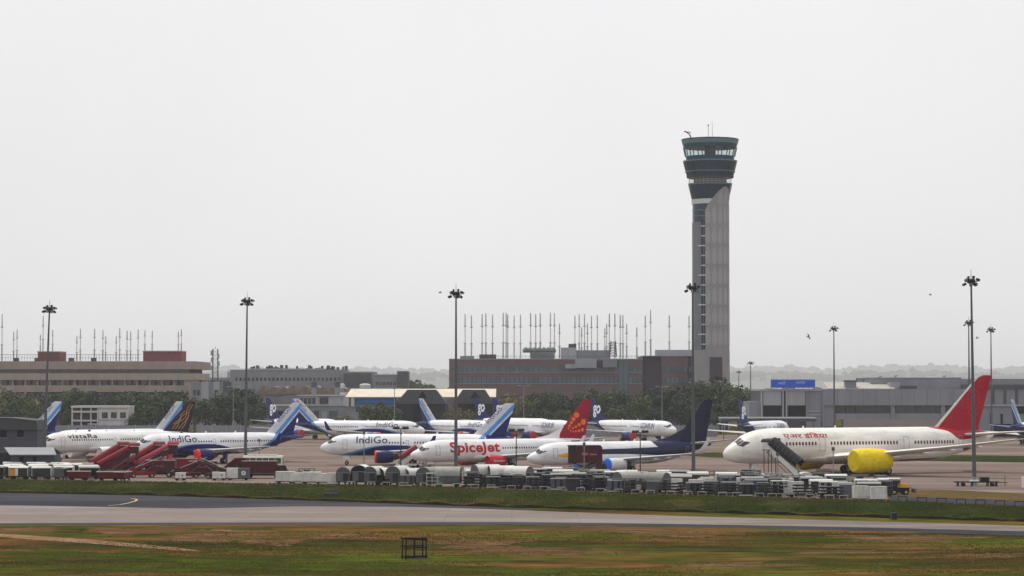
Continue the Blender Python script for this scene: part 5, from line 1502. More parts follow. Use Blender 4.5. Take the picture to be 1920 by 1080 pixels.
def woods(name, label, Y, xs, top, n, r0, r1, seed, spread, lift=0.0):
    rnd = random.Random(seed); V, Fc = [], []
    ico = bmesh.new(); bmesh.ops.create_icosphere(ico, subdivisions=2, radius=1.0)
    iv = [v.co.copy() for v in ico.verts]; ifc = [tuple(v.index for v in f.verts) for f in ico.faces]; ico.free()
    for k in range(n):
        x = rnd.uniform(-Y * .27, Y * .27); z_ = float(np.interp(x, xs, top)); r_ = rnd.uniform(r0, r1); y = Y + rnd.uniform(-spread, spread * .3)
        zz = z_ * (1 - .25 * abs(y - Y) / max(spread, 1)) + lift; i = len(V)
        sx_, sz_ = rnd.uniform(.8, 1.5), rnd.uniform(.7, 1.1)
        for v in iv:
            j = 1 + rnd.uniform(-.22, .22); V.append((x + v.x * r_ * sx_ * j, y + v.y * r_ * j, max(-.4, zz + v.z * r_ * sz_ * j)))
        Fc += [tuple(i + q for q in f) for f in ifc]
    m2 = MB(); m2.v = V; m2.f = Fc; me = m2.mesh(name); me.materials.append(mat('far_foliage', '#39452f', .95, var=.3, scale=.05))
    o = bpy.data.objects.new(name, me); COL.objects.link(o); tag(o, label, 'woods', kind='stuff')
woods('ridge_woods', 'hazy tree-covered ridge line beyond the airport', 12000, xa, ta, 900, 9, 22, 1, 300)
woods('far_ridge_woods', 'faintest tree-covered ridge on the horizon', 18000, xb, tb, 700, 14, 30, 2, 350)
fl = np.array([-5000., 5000.])
woods('far_tree_belt', 'hazy belt of trees between the buildings and the hills', 2300, fl, np.array([7., 7.]), 700, 4, 9, 3, 300)
woods('mid_tree_belt', 'grey-green belt of trees just behind the airport buildings', 1500, fl, np.array([5., 5.]), 420, 3, 6.5, 4, 120)

# ------------------------------------------------------------------ haze: the dusty summer air
hz = MB().box(-5900, 5900, -200, 20000, -2.0, 222.0)
hm = bpy.data.materials.new('haze_air'); hm.use_nodes = True
hn = hm.node_tree.nodes; hn.remove(hn['Principled BSDF'])
pv = hn.new('ShaderNodeVolumePrincipled'); pv.inputs['Color'].default_value = (.93, .95, 1.0, 1); pv.inputs['Density'].default_value = 0.78e-4; pv.inputs['Anisotropy'].default_value = 0.0
hm.node_tree.links.new(pv.outputs[0], hn['Material Output'].inputs['Volume'])
ho = hz.build('haze', hm); tag(ho, 'pale dusty haze filling the air over the airport', 'haze', kind='stuff')
# ------------------------------------------------------------------ ground equipment
M_CW = mat('cart_white', '#c6c6c1', .6, var=.2, scale=1.5, rnd=.12)
M_CS = mat('cart_silver', '#55585c', .5, metal=.2, var=.22, scale=1.5, rnd=.2)
M_CG = mat('cart_grey', '#2a2c31', .6, var=.2, scale=1.5, rnd=.2)
M_CD = mat('cart_dark', '#121318', .7, var=.2, scale=1.5, rnd=.2)
M_CN = mat('cart_curtain', '#0c0d12', .85, var=.25, scale=2.0, rnd=.3)
M_CWD = mat('cart_dusty_white', '#8e8e88', .7, var=.25, scale=1.5, rnd=.2)
M_CB = mat('cart_blue', '#22357a', .7, var=.2, scale=2.0)
M_OR = mat('orange_panel', '#d08a20', .6)
M_RED = mat('equipment_red', '#7c0a1f', .5, var=.22, scale=.8, rnd=.12)
M_REDC = mat('red_canopy_fabric', '#780820', .6, var=.25, scale=.8, rnd=.12)
M_MAR = mat('maroon_paint', '#420614', .45, var=.25, scale=.8)
M_MARL = mat('maroon_letter', '#a05a68', .5)

def kart_wheels(t, xs, ys, r=.22, w=.16):
    for x in xs:
        for y in ys:
            o = MB().lathe([(-w / 2, r * .8), (-w * .3, r), (w * .3, r), (w / 2, r * .8)], (x, y, r), 'y', 10).build('wheel', M_TYRE, t, True)
def k_baggage(curtain=M_CN, roof=M_CW, end=M_CS, flag=False):
    t = thing('baggage_cart', 'x', 'cart')
    if flag: MB().box(-1.4, -.55, -.78, -.745, .62, 1.7).build('orange_panel', M_OR, t); MB().box(-.5, -.05, -.78, -.745, .62, 1.8).build('white_panel', M_CW, t)
    MB().box(-1.5, 1.5, -.8, .8, .42, .55).box(1.5, 2.2, -.05, .05, .4, .48).build('deck', M_CG, t)  # dark deck colour deepens the shadowed gap under the cart
    for s_ in (-1, 1):
        MB().box(s_ * 1.5 - .04, s_ * 1.5 + .04, -.78, .78, .55, 1.85).build('end_panel', end, t)
    MB().box(-1.44, .1, -.74, -.71, .62, 1.82).box(.16, 1.44, -.70, -.67, .62, 1.82).build('curtain', curtain, t)
    MB().box(-1.44, 1.44, .71, .74, .62, 1.82).build('back_panel', M_CG, t)
    MB().rings([[(x, .84 * math.cos(a), 1.86 + .26 * math.sin(a)) for a in [math.pi * k / 8 for k in range(9)]] + [(x, -.84, 1.82), (x, .84, 1.82)] for x in (-1.58, 1.58)]).build('roof', roof, t)
    kart_wheels(t, (-1.05, 1.05), (-.62, .62))
    return t
def k_container(m=M_CS, door=M_CG):
    t = thing('cargo_container', 'x', 'container')
    MB().prism([(-1.0, .12), (.75, .12), (1.05, .5), (1.05, 1.75), (-1.0, 1.75)], -.76, .76).build('shell', m, t)
    for q in range(4):
        MB().box(-.85 + q * .42, -.50 + q * .42, -.80, -.765, .35, 1.6).build('door_panel', door if q % 2 else m, t)
    MB().box(-1.02, .77, -.79, -.762, .12, .26).box(-1.02, 1.07, -.79, -.762, 1.66, 1.77).build('edge_frame', M_CW, t)
    MB().box(-1.05, .8, -.8, .8, .0, .12).build('base_pallet', M_CD, t)
    return t
def k_flat():
    t = thing('flat_dolly', 'x', 'dolly')
    MB().box(-1.7, 1.7, -1.1, -.95, .40, .58).box(-1.7, 1.7, .95, 1.1, .40, .58).box(-1.7, -1.55, -.95, .95, .40, .58).box(1.55, 1.7, -.95, .95, .40, .58).build('frame', M_CG, t)
    for k in range(9):
        MB().tube((-1.4 + k * .35, -.94, .52), (-1.4 + k * .35, .94, .52), .06, n=6).build('roller', M_CS, t)
    MB().box(1.7, 2.7, -.05, .05, .42, .5).build('tow_bar', M_CD, t)
    MB().box(-1.7, -1.64, -1.05, 1.05, .58, 1.05).build('stop_rail', M_CS, t)
    kart_wheels(t, (-1.15, 1.15), (-.85, .85))
    return t
def k_barrel(side=M_CN, roof=M_CW, end=M_CS, Lh=1.75):
    t = thing('vaulted_cart', 'x', 'cart')
    L_ = Lh
    arcp = lambda x, r: [(x, r * math.cos(a), 1.75 + r * .85 * math.sin(a)) for a in [math.pi * k / 12 for k in range(13)]]
    MB().rings([arcp(-L_, 1.15) + [(-L_, -1.15, 1.5), (-L_, 1.15, 1.5)], arcp(L_, 1.15) + [(L_, -1.15, 1.5), (L_, 1.15, 1.5)]]).build('vault_roof', roof, t, True)
    for s_ in (-1, 1):
        ep = MB().rings([arcp(s_ * L_, 1.12) + [(s_ * L_, -1.12, .5), (s_ * L_, 1.12, .5)], arcp(s_ * (L_ + .05), 1.12) + [(s_ * (L_ + .05), -1.12, .5), (s_ * (L_ + .05), 1.12, .5)]]).build('end_panel', end, t)
        xo = s_ * (L_ + .07)
        for y0_, y1_, m_ in ((-.85, -.04, M_CG), (.04, .85, M_CS)):
            MB().box(min(xo, xo + s_ * .02), max(xo, xo + s_ * .02), y0_, y1_, .62, 1.75).build('end_door', m_, ep)
        MB().box(min(xo, xo + s_ * .05), max(xo, xo + s_ * .05), -.95, .95, 1.8, 1.88).build('latch_bar', M_CWD, ep)
    MB().box(-L_ + .05, -.1, -1.08, -1.04, .6, 1.5).box(.0, L_ - .05, -1.05, -1.01, .6, 1.5).build('side_curtain', side, t)
    MB().box(-L_, L_, 1.02, 1.06, .6, 1.5).build('side_curtain', side, t)
    MB().box(-L_, L_, -1.1, 1.1, .4, .56).build('deck', M_CG, t)  # deck coloured dark to add to the shade below
    kart_wheels(t, (-Lh * .7, Lh * .7), (-.85, .85), .26)
    return t
def k_white():
    t = thing('white_box_trolley', 'x', 'trolley')
    MB().box(-1.05, 1.05, -.7, .7, .3, 1.35).build('box', M_CW, t); MB().box(-1.08, 1.08, -.73, .73, 1.35, 1.42).build('lid', M_CW, t)
    MB().box(-.95, -.06, -.74, -.705, .4, 1.28).box(.06, .95, -.74, -.705, .4, 1.28).build('door', M_CW, t); MB().box(-1.1, 1.1, -.72, .72, .2, .3).build('skid', M_CD, t)
    kart_wheels(t, (-.75, .75), (-.55, .55), .16)
    return t
def k_rack(m=M_CS):
    t = thing('cage_trolley', 'x', 'trolley')
    mb = MB()
    for x in (-1.2, -.4, .4, 1.2):
        for y in (-.75, .75):
            mb.beam((x, y, .3), (x, y, 2.0), .07)
    for z_ in (.35, .9, 1.45, 2.0):
        for y in (-.75, .75): mb.beam((-1.2, y, z_), (1.2, y, z_), .07)
        for x in (-1.2, 1.2): mb.beam((x, -.75, z_), (x, .75, z_), .07)
    mb.build('cage_frame', m, t)
    MB().box(-1.15, 1.15, -.7, .7, .32, .4).build('deck', M_CG, t)  # dark deck colour, shade under the cage put into the paint
    MB().box(-1.12, -.45, -.68, .6, .42, 1.3).build('load', M_CG, t); MB().box(-.35, .35, -.65, .6, .42, 1.75).build('load', M_CD, t); MB().box(.45, 1.1, -.68, .6, .42, 1.1).build('load', M_CW, t)
    MB().box(-1.25, 1.25, -.8, .8, 2.0, 2.06).build('top_sheet', m, t)
    kart_wheels(t, (-.9, .9), (-.6, .6), .16)
    return t
def k_stack():
    t = thing('dolly_stack', 'x', 'dolly stack')
    for k in range(4):
        z_ = .12 + k * .42
        dx = (.1, -.12, .06, -.05)[k]
        MB().box(-1.6 + dx, 1.6 + dx, -1.05, -.9, z_, z_ + .16).box(-1.6 + dx, 1.6 + dx, .9, 1.05, z_, z_ + .16).box(-1.6 + dx, -1.45 + dx, -.9, .9, z_, z_ + .16).box(1.45 + dx, 1.6 + dx, -.9, .9, z_, z_ + .16).box(-1.4 + dx, 1.4 + dx, -.88, .88, z_ + .03, z_ + .1).build('dolly_frame', M_CD if k != 2 else M_CG, t)
        for x in (-1.1, 1.1):
            for y in (-.8, .8): MB().lathe([(-.08, .1), (.08, .1)], (x + dx, y, z_ - .02), 'y', 8).build('wheel', M_TYRE, t)
    return t
def k_red():
    t = thing('red_tub_cart', 'x', 'cart')
    MB().rings([[(-1.6, -.75, .45), (1.6, -.75, .45), (1.6, .75, .45), (-1.6, .75, .45)], [(-1.75, -.85, 1.45), (1.75, -.85, 1.45), (1.75, .85, 1.45), (-1.75, .85, 1.45)]]).build('tub', mat('tub_red', '#560616', .6, var=.25, rnd=.15), t)
    MB().box(-1.8, 1.8, -.9, -.8, 1.4, 1.5).box(-1.8, 1.8, .8, .9, 1.4, 1.5).box(-1.8, -1.7, -.8, .8, 1.4, 1.5).box(1.7, 1.8, -.8, .8, 1.4, 1.5).build('rim', M_CW, t)
    MB().box(-1.5, 1.5, -.6, .6, .3, .45).box(1.5, 2.3, -.05, .05, .32, .4).build('chassis', M_CD, t)
    kart_wheels(t, (-1.05, 1.05), (-.65, .65), .24)
    return t
KP = {'bag': k_baggage(M_CN, M_CWD), 'bagw': k_baggage(M_CG, M_CW, M_CW), 'bago': k_baggage(M_CG, M_CW, M_CW, True), 'bagb': k_baggage(M_CB, M_CS, M_CS), 'con': k_container(), 'conw': k_container(M_CW, M_CW), 'cond': k_container(M_CG, M_CD), 'flat': k_flat(), 'bar': k_barrel(), 'barg': k_barrel(M_CN, M_CW, M_CN), 'bars': k_barrel(M_CS, M_CWD, M_CS), 'white': k_white(), 'rack': k_rack(), 'rackd': k_rack(M_CW), 'stack': k_stack(), 'red': k_red()}
KN = {'bag': 'silver-ended baggage cart with dark curtain', 'bagw': 'white-ended baggage cart with grey curtain', 'bago': 'baggage cart with an orange side panel', 'bagb': 'baggage cart with blue curtain', 'con': 'silver cargo container', 'conw': 'white ribbed cargo container', 'cond': 'dark grey cargo container', 'flat': 'flat roller dolly', 'bar': 'large white vault-roofed cart with silver ends', 'barg': 'large white vault-roofed cart with black ends', 'bars': 'large silver-sided cart with white vault roof', 'white': 'low white box trolley', 'rack': 'silver cage trolley', 'rackd': 'white cage trolley', 'stack': 'stack of dark dollies', 'red': 'red tub cart'}
KU = set()
def zone(px):
    for lim, s_ in ((185, 'by the pale-roofed hut'), (340, 'under the red stairs'), (640, 'beside the vault-roofed carts'), (765, 'below the airliner nose wheel'), (985, 'below the red-lettered airliner'), (1180, 'below the maroon catering truck'), (1345, 'below the navy tail'), (1540, 'below the black-covered stairs'), (9999, 'below the yellow engine wrap')):
        if px < lim: return s_
def front_D(px):
    return DG(float(np.interp(px, [p[0] for p in VERGE_FAR], [p[1] for p in VERGE_FAR])))
def cart(kind, px, D_, rz, front, scale=1.0):
    p = KP[kind]
    o = p if kind not in KU else copy_tree(p)
    KU.add(kind)
    o.location = (X(px, D_), D_, 0.014); o.rotation_euler.z = rz; o.scale = (scale,) * 3
    w = 'at the grass edge' if front else 'in the back rows'
    cat = {'b': 'cart', 'c': 'container', 'f': 'dolly', 'w': 'trolley', 'r': 'trolley', 's': 'dolly stack'}[kind[0]]
    if kind == 'red': cat = 'cart'
    tag(o, '%s %s %s' % (KN[kind], w, zone(px)), cat, '%s, %s, %s' % (KN[kind], 'front' if front else 'back', zone(px)))
rk = random.Random(21)
LEN = {'bag': 3.9, 'bagw': 3.9, 'bago': 3.9, 'bagb': 3.9, 'con': 2.2, 'conw': 2.2, 'cond': 2.2, 'flat': 4.4, 'bar': 3.8, 'barg': 3.8, 'bars': 3.8, 'white': 2.3, 'rack': 2.7, 'rackd': 2.7, 'stack': 3.4, 'red': 4.3}
def row(px0, px1, off, kinds, front, p_turn=.3, gap=.14, skip=0.0):
    px = px0
    while px < px1:
        k = rk.choice(kinds); D_ = front_D(px) + off
        turn = rk.random() < p_turn
        ln = (LEN[k] if not turn else 1.9) * F / D_
        if rk.random() >= skip:
            cart(k, px + ln / 2, D_ + rk.uniform(-.4, .4), (math.pi / 2 if turn else (math.pi if rk.random() < .5 else 0)) + rk.uniform(-.06, .06), front)
        px += ln + rk.uniform(.4, 1.8) * gap * F / D_
# left rows of baggage carts
row(-30, 20, 2.2, ['bag', 'bagw'], True, 0); cart('bago', 38, front_D(38) + 2.4, 0, True)
row(58, 126, 2.4, ['bagw', 'bag'], True, .2)
for off in (6.5, 11, 15.5, 20, 25): row(-40, 172 - off, off, ['bagw', 'bag', 'bag'], False, .1, .12)
for px in (150, 205, 232): cart('red', px, front_D(px) + 2.6, rk.uniform(-.05, .05) + (0 if px != 232 else 1.4), True)
# white trolleys
for i, px in enumerate((536, 561, 586, 608)): cart('white', px, front_D(px) + 2.4 + (i % 2) * .7, rk.uniform(-.1, .1), True, 1.15 if i % 2 else 1.3)
cart('conw', 627, front_D(627) + 2.2, 0, True, 1.0)
row(560, 640, 12, ['white', 'rack'], False, .3, 1.2, .3)
# vault-roofed carts along the grass
for i, (px, k, a_, dd, sc_) in enumerate(((652, 'bars', 1.25, 3.0, 1.0), (678, 'barg', 1.45, 3.0, 1.12), (703, 'bar', 1.2, 3.4, 1.05), (728, 'barg', .75, 5.0, .95), (748, 'bar', 1.15, 3.2, 1.1), (776, 'bar', .7, 5.2, .95), (802, 'bars', 1.25, 3.2, 1.05), (840, 'bars', -.08, 2.6, 1.1))):
    cart(k, px, front_D(px) + dd, a_, True, sc_)
cart('con', 764, front_D(764) + 1.0, 0, True); cart('stack', 718, front_D(718) + .9, 0, True, .7); cart('rackd', 815, front_D(815) + 1.2, .1, True)
row(660, 860, 13, ['white', 'flat', 'rack'], False, .3, .8, .3)
# mixed rows in the middle
row(866, 1170, 2.2, ['rack', 'con', 'stack', 'cond', 'rack', 'bag', 'stack'], True, .25, .1)
row(868, 1170, 6.5, ['con', 'rack', 'bag', 'cond', 'stack'], False, .3, .12)
cart('bar', 912, front_D(912) + 13, .5, False, 1.15); cart('barg', 940, front_D(940) + 13.5, .2, False, 1.1); cart('bar', 972, front_D(972) + 13.5, -.5, False, 1.1)
cart('bars', 1176, front_D(1176) + 6, .6, False, 1.05); cart('bars', 1228, front_D(1228) + 6.2, -.6, False, 1.05)
row(1000, 1140, 13, ['bag', 'rack', 'con'], False, .2)
for off in (18, 23, 28, 33, 39): row(870, 1250, off, ['bagw', 'bag', 'conw', 'flat', 'rack'], False, .12, .5, .1)
row(1150, 1290, 1.8, ['cond', 'con', 'rack', 'stack', 'flat'], True, .25, .1)
# right rows: dark dolly stacks in front, pale carts behind
row(1290, 1380, 2.0, ['rack', 'con', 'rack', 'stack'], True, .25, .08)
row(1382, 1585, 2.0, ['stack', 'stack', 'flat', 'stack', 'cond'], True, .1, .25)
row(1270, 1600, 6.5, ['rack', 'con', 'stack', 'bagb', 'rackd', 'con'], False, .2)
for off in (12.5, 17.5, 22.5, 28, 34, 40): row(1250, 1650 if off < 35 else 1560, off, ['bagw', 'con', 'rack', 'conw', 'bag', 'rack'], False, .15, .5, .08)
row(1596, 1655, 2.2, ['conw', 'con'], True, 0); row(1600, 1650, 7.5, ['cond', 'bag', 'stack'], False, .2)

cart('bagb', 1416, front_D(1416) + 9.6, .05, False)
for k_ in KP:                      # drop any kind that no row used
    if k_ not in KU:
        for ch_ in list(KP[k_].children): bpy.data.objects.remove(ch_)
        bpy.data.objects.remove(KP[k_])
# hoops along the grass edge
def make_hoop(m):
    t = thing('barrier_hoop', 'x', 'barrier')
    for s_ in (-1, 1): MB().tube((s_ * .55, 0, 0), (s_ * .55, 0, .62), .05, n=6).build('leg', m, t)
    MB().tube((-.6, 0, .62), (.6, 0, .62), .05, n=6).build('top_rail', m, t)
    return t
h0 = make_hoop(mat('hoop_pale', '#9b9a92', .7)); first = True
for i in range(33):
    px = 560 + i * 33 + rk.uniform(-5, 5); D_ = front_D(px) - .9
    o = h0 if first else copy_tree(h0); first = False
    o.location = (X(px, D_), D_, .0); o.rotation_euler.z = rk.uniform(-.15, .15); tag(o, 'low pale hoop barrier on the grass edge, %s' % zone(px), 'barrier', 'pale hoop barriers along the grass, ' + zone(px))
h1 = make_hoop(M_CD); first = True
for i in range(8):
    px = 1690 + i * 36.5; D_ = front_D(px) - .6
    o = h1 if first else copy_tree(h1); first = False
    o.location = (X(px, D_), D_, .0); o.scale = (1.05, 1, 1.1); tag(o, 'low dark hoop barrier beside the service road', 'barrier', 'dark hoop barriers by the service road')

# ------------------------------------------------------------------ stairs, trucks, bus
def stairs(label, x, y, rz, canopy, body, ribs=False, run=5.0, z0=1.0, z1=3.9, rad=.75, hood=True, lift=.75):
    """mobile passenger stairs: foot at the origin, rising along +x"""
    t = thing('passenger_stairs', label, 'stairs', (x, y, .014), rz)
    ch = MB().box(-.6, run + .9, -.95, .95, .45, .75).build('chassis', body, t)
    for wx in (.4, run):
        for wy in (-.85, .85):
            MB().lathe([(-.12, .3), (-.07, .38), (.07, .38), (.12, .3)], (wx, wy, .38), 'y', 12).build('wheel', M_TYRE, t, True)
    n = 14
    for k in range(n):
        xa = -.3 + (run + .3) * k / n; za = .55 + (z1 - .75) * (k + 1) / n
        MB().box(xa, xa + (run + .3) / n + .04, -.62, .62, za - .07, za).build('step', M_CG, t)
    for s_ in (-1, 1):
        MB().prism([(-.4, .45), (-.1, .45), (run + .1, z1 - .55), (run + .1, z1 + .35), (-.4, 1.25)], s_ * .7 - .04, s_ * .7 + .04).build('side_panel', body if not ribs else M_CW, t)
    d = Vector((run + .5, 0, z1 - z0)).normalized(); up = Vector((-d.z, 0, d.x))
    rr = []
    for q in np.linspace(0, 1, 12):
        c = Vector((-.35, 0, z0 + lift)) + Vector((run + .5, 0, z1 - z0)) * q
        rr.append([tuple(c + up * (rad * 1.05 * math.sin(a)) + Vector((0, rad * math.cos(a), 0))) for a in [math.pi * (-.12 + 1.24 * k / 14) for k in range(15)]])
    out = MB().rings(rr, False, False, closed=False)
    cn = out.build('canopy', canopy, t, True)
    sol = cn.modifiers.new('thick', 'SOLIDIFY'); sol.thickness = .05
    if ribs:
        for q in np.linspace(.02, .98, 8):
            c = Vector((-.35, 0, z0 + lift)) + Vector((run + .5, 0, z1 - z0)) * q; mb = MB()
            pts_ = [c + up * ((rad + .03) * 1.05 * math.sin(a)) + Vector((0, (rad + .03) * math.cos(a), 0)) for a in [math.pi * (-.12 + 1.24 * k / 10) for k in range(11)]]
            for a_, b_ in zip(pts_, pts_[1:]): mb.tube(a_, b_, .035, n=5)
            mb.build('canopy_rib', M_CS, cn)
        for ang in (.12, .38, .62, .88):
            a = math.pi * ang
            c0 = Vector((-.35, 0, z0 + lift)); c1 = c0 + Vector((run + .5, 0, z1 - z0)); off = up * ((rad + .03) * 1.05 * math.sin(a)) + Vector((0, (rad + .03) * math.cos(a), 0))
            MB().tube(c0 + off, c1 + off, .03, n=5).build('canopy_rail', M_CS, cn)
    MB().box(run, run + 1.5, -.8, .8, z1 - .28, z1 - .15).build('platform', M_CG, t)
    for s_ in (-1, 1):
        MB().box(run, run + 1.5, s_ * .78 - .03, s_ * .78 + .03, z1 - .15, z1 + .9).build('platform_side', body if not ribs else M_CW, t)
    if hood:
        MB().rings([[(run + q, .85 * math.cos(a), z1 + 1.0 + .6 * math.sin(a)) for a in [math.pi * k / 8 for k in range(9)]] for q in (-.1, 1.7)], closed=True).build('platform_hood', canopy, t, True)
    for xx in (run - .2, run + 1.2):
        for s_ in (-1, 1): MB().tube((xx, s_ * .7, .75), (xx, s_ * .7, z1 - .28), .07, n=6).build('support_post', M_CG, t)
    MB().beam((1.5, -.7, .75), (run + .8, -.7, z1 - .5), .1).beam((1.5, .7, .75), (run + .8, .7, z1 - .5), .1).build('lift_strut', M_CS, t)
    return t
def gx(px, D_): return X(px, D_)
stairs('red covered passenger stairs beside the white uncovered engine', gx(175, 418), 418, .45, M_REDC, M_MAR, run=4.6, rad=.66)
stairs('red covered passenger stairs reaching towards the blue-bellied airliner nose', gx(189, 412), 412, .25, M_REDC, M_MAR, run=4.9, rad=.54)
stairs('red covered passenger stairs below the blue lettering, beside the maroon box truck', gx(241, 420), 420, .35, M_REDC, M_MAR, run=4.6, rad=.66)
stairs('faded red covered passenger stairs leaning over the maroon box truck', gx(258, 414), 414, .2, mat('faded_red_fabric', '#96304a', .65, var=.25, scale=.8), M_MAR, run=5.3, z1=4.1, rad=.52)
stairs('black ribbed covered stairs set against the front door of the wide-body airliner', gx(1494, 399), 399, math.pi - .62, mat('black_canopy_fabric', '#17191f', .7, var=.2), M_CW, True, run=4.6, z0=1.2, z1=4.75, rad=1.0, lift=1.0)
stairs('red and white stairs standing beside the nose of the red-lettered airliner', gx(752, 449), 449, .5, M_RED, M_CW, run=3.0, z1=3.0, rad=.6, hood=False)

def truck(label, x, y, rz, body_m, L_=5.6, bz0=.9, bz1=3.0, cab=True, text=None, cut=False, slant=False):
    t = thing('box_truck', label, 'truck', (x, y, .014), rz)
    MB().box(-L_ / 2, L_ / 2 + (1.6 if cab else 0), -1.0, 1.0, .5, .78).build('chassis', M_CD, t)
    if slant:
        MB().prism([(-L_ / 2, bz0), (L_ / 2, bz0), (L_ / 2, bz1), (L_ * .12, bz1), (-L_ * .28, bz0 + (bz1 - bz0) * .42), (-L_ / 2, bz0 + (bz1 - bz0) * .42)], -1.15, 1.15).build('body', body_m, t)
    else:
        MB().box(-L_ / 2, L_ / 2, -1.15, 1.15, bz0, bz1).build('body', body_m, t)
        MB().box(-L_ / 2 - .03, L_ / 2 + .03, -1.18, 1.18, bz1, bz1 + .07).build('roof_edge', mat('dusty_roof', '#8f7d78', .8, var=.2), t)
        for k in range(6): MB().box(-L_ / 2 + .3 + k * (L_ - .6) / 5 - .03, -L_ / 2 + .3 + k * (L_ - .6) / 5 + .03, -1.18, -1.151, bz0 + .1, bz1 - .1).build('body_rib', body_m, t)
    if cab:
        c = MB().prism([(L_ / 2 + .1, .55), (L_ / 2 + 1.75, .55), (L_ / 2 + 1.8, 1.25), (L_ / 2 + 1.45, 2.15), (L_ / 2 + .1, 2.2)], -1.05, 1.05).build('cab', body_m, t)
        MB().box(L_ / 2 + .5, L_ / 2 + 1.3, -1.08, -1.052, 1.3, 1.95).build('side_window', M_GLASS_D, c)
        MB().rings([[(L_ / 2 + 1.78, -.9, 1.35), (L_ / 2 + 1.78, .9, 1.35), (L_ / 2 + 1.5, .9, 2.08), (L_ / 2 + 1.5, -.9, 2.08)], [(L_ / 2 + 1.81, -.9, 1.35), (L_ / 2 + 1.81, .9, 1.35), (L_ / 2 + 1.53, .9, 2.08), (L_ / 2 + 1.53, -.9, 2.08)]]).build('windscreen', M_GLASS_D, c)
    for wx in (-L_ * .3, L_ * .3 + (1.2 if cab else 0)):
        for wy in (-.95, .95): wheel(t, 'wheel', (wx, wy, .45), .45, .3)
    if text:
        V, Fc, asp = text_verts(text, step=2.0); mb = MB(); w_ = min(L_ * .3, 1.7)
        mb.v = [(-w_ / 2 + u * w_ / asp, -1.186, (bz0 + bz1) / 2 - .2 + v * .5) for u, v in V]; mb.f = Fc; mb.mi = [0] * len(Fc); mb.build('lettering', M_MARL, t)
    return t
truck('maroon box truck under the faded red stairs', gx(303, 404), 404, 0.0, M_MAR, 4.9, .85, 2.75, False, 'SpiceJet')
truck('maroon box truck under the red engine cover of the blue-bellied airliner', gx(382, 404), 404, .06, M_MAR, 4.6, .7, 2.6, False, 'SpiceJet')
truck('maroon ramp truck with a raised end, between the airliner wheel and the light mast', gx(436, 400), 400, .05, M_MAR, 4.6, .7, 3.3, False, None, False, True)
truck('long maroon box truck parked before the cream bus', gx(488, 398), 398, .0, M_MAR, 5.6, .9, 2.8, True)
def belt_loader(label, px, D_, rz, m):
    t = thing('belt_loader', label, 'belt loader', (gx(px, D_), D_, .014), rz)
    MB().box(-2.2, 2.2, -.9, .9, .4, .95).build('chassis', m, t); MB().prism([(-2.1, .95), (-.9, .95), (-1.0, 1.7), (-2.0, 1.75)], -.85, -.1).build('driver_cab', m, t)
    d_ = MB().rings([[(-2.9, y, .8 + q) for y, q in ((.0, 0), (.85, 0), (.85, .25), (0, .25))], [(3.4, y, 2.7 + q) for y, q in ((.0, 0), (.85, 0), (.85, .25), (0, .25))]]).build('conveyor_frame', m, t)
    MB().rings([[(-2.85, y, 1.06 + q) for y, q in ((.08, 0), (.77, 0), (.77, .05), (.08, .05))], [(3.35, y, 2.96 + q) for y, q in ((.08, 0), (.77, 0), (.77, .05), (.08, .05))]]).build('belt', M_CD, d_)
    MB().beam((.6, .4, .95), (2.2, .4, 2.3), .14).build('lift_ram', M_CS, t); MB().tube((-2.6, .0, 1.1), (3.2, .0, 3.4), .04, n=5).build('hand_rail', M_CW, t)
    for wx in (-1.5, 1.5):
        for wy in (-.8, .8): wheel(t, 'wheel', (wx, wy, .36), .36, .24)
belt_loader('maroon belt loader with raised conveyor between the maroon box trucks', 352, 399, .1, M_MAR)
belt_loader('red belt loader before the ramp truck with raised end', 412, 396, 2.9, M_MAR)
belt_loader('red belt loader at the foot of the red stairs', 268, 402, .3, M_RED)
truck('red box truck behind the belt loaders under the blue engine', gx(345, 416), 416, .0, M_RED, 4.4, .8, 2.7, True)
truck('red box truck partly hidden behind the red stairs', gx(222, 426), 426, .0, M_RED, 4.6, .8, 2.6, False)
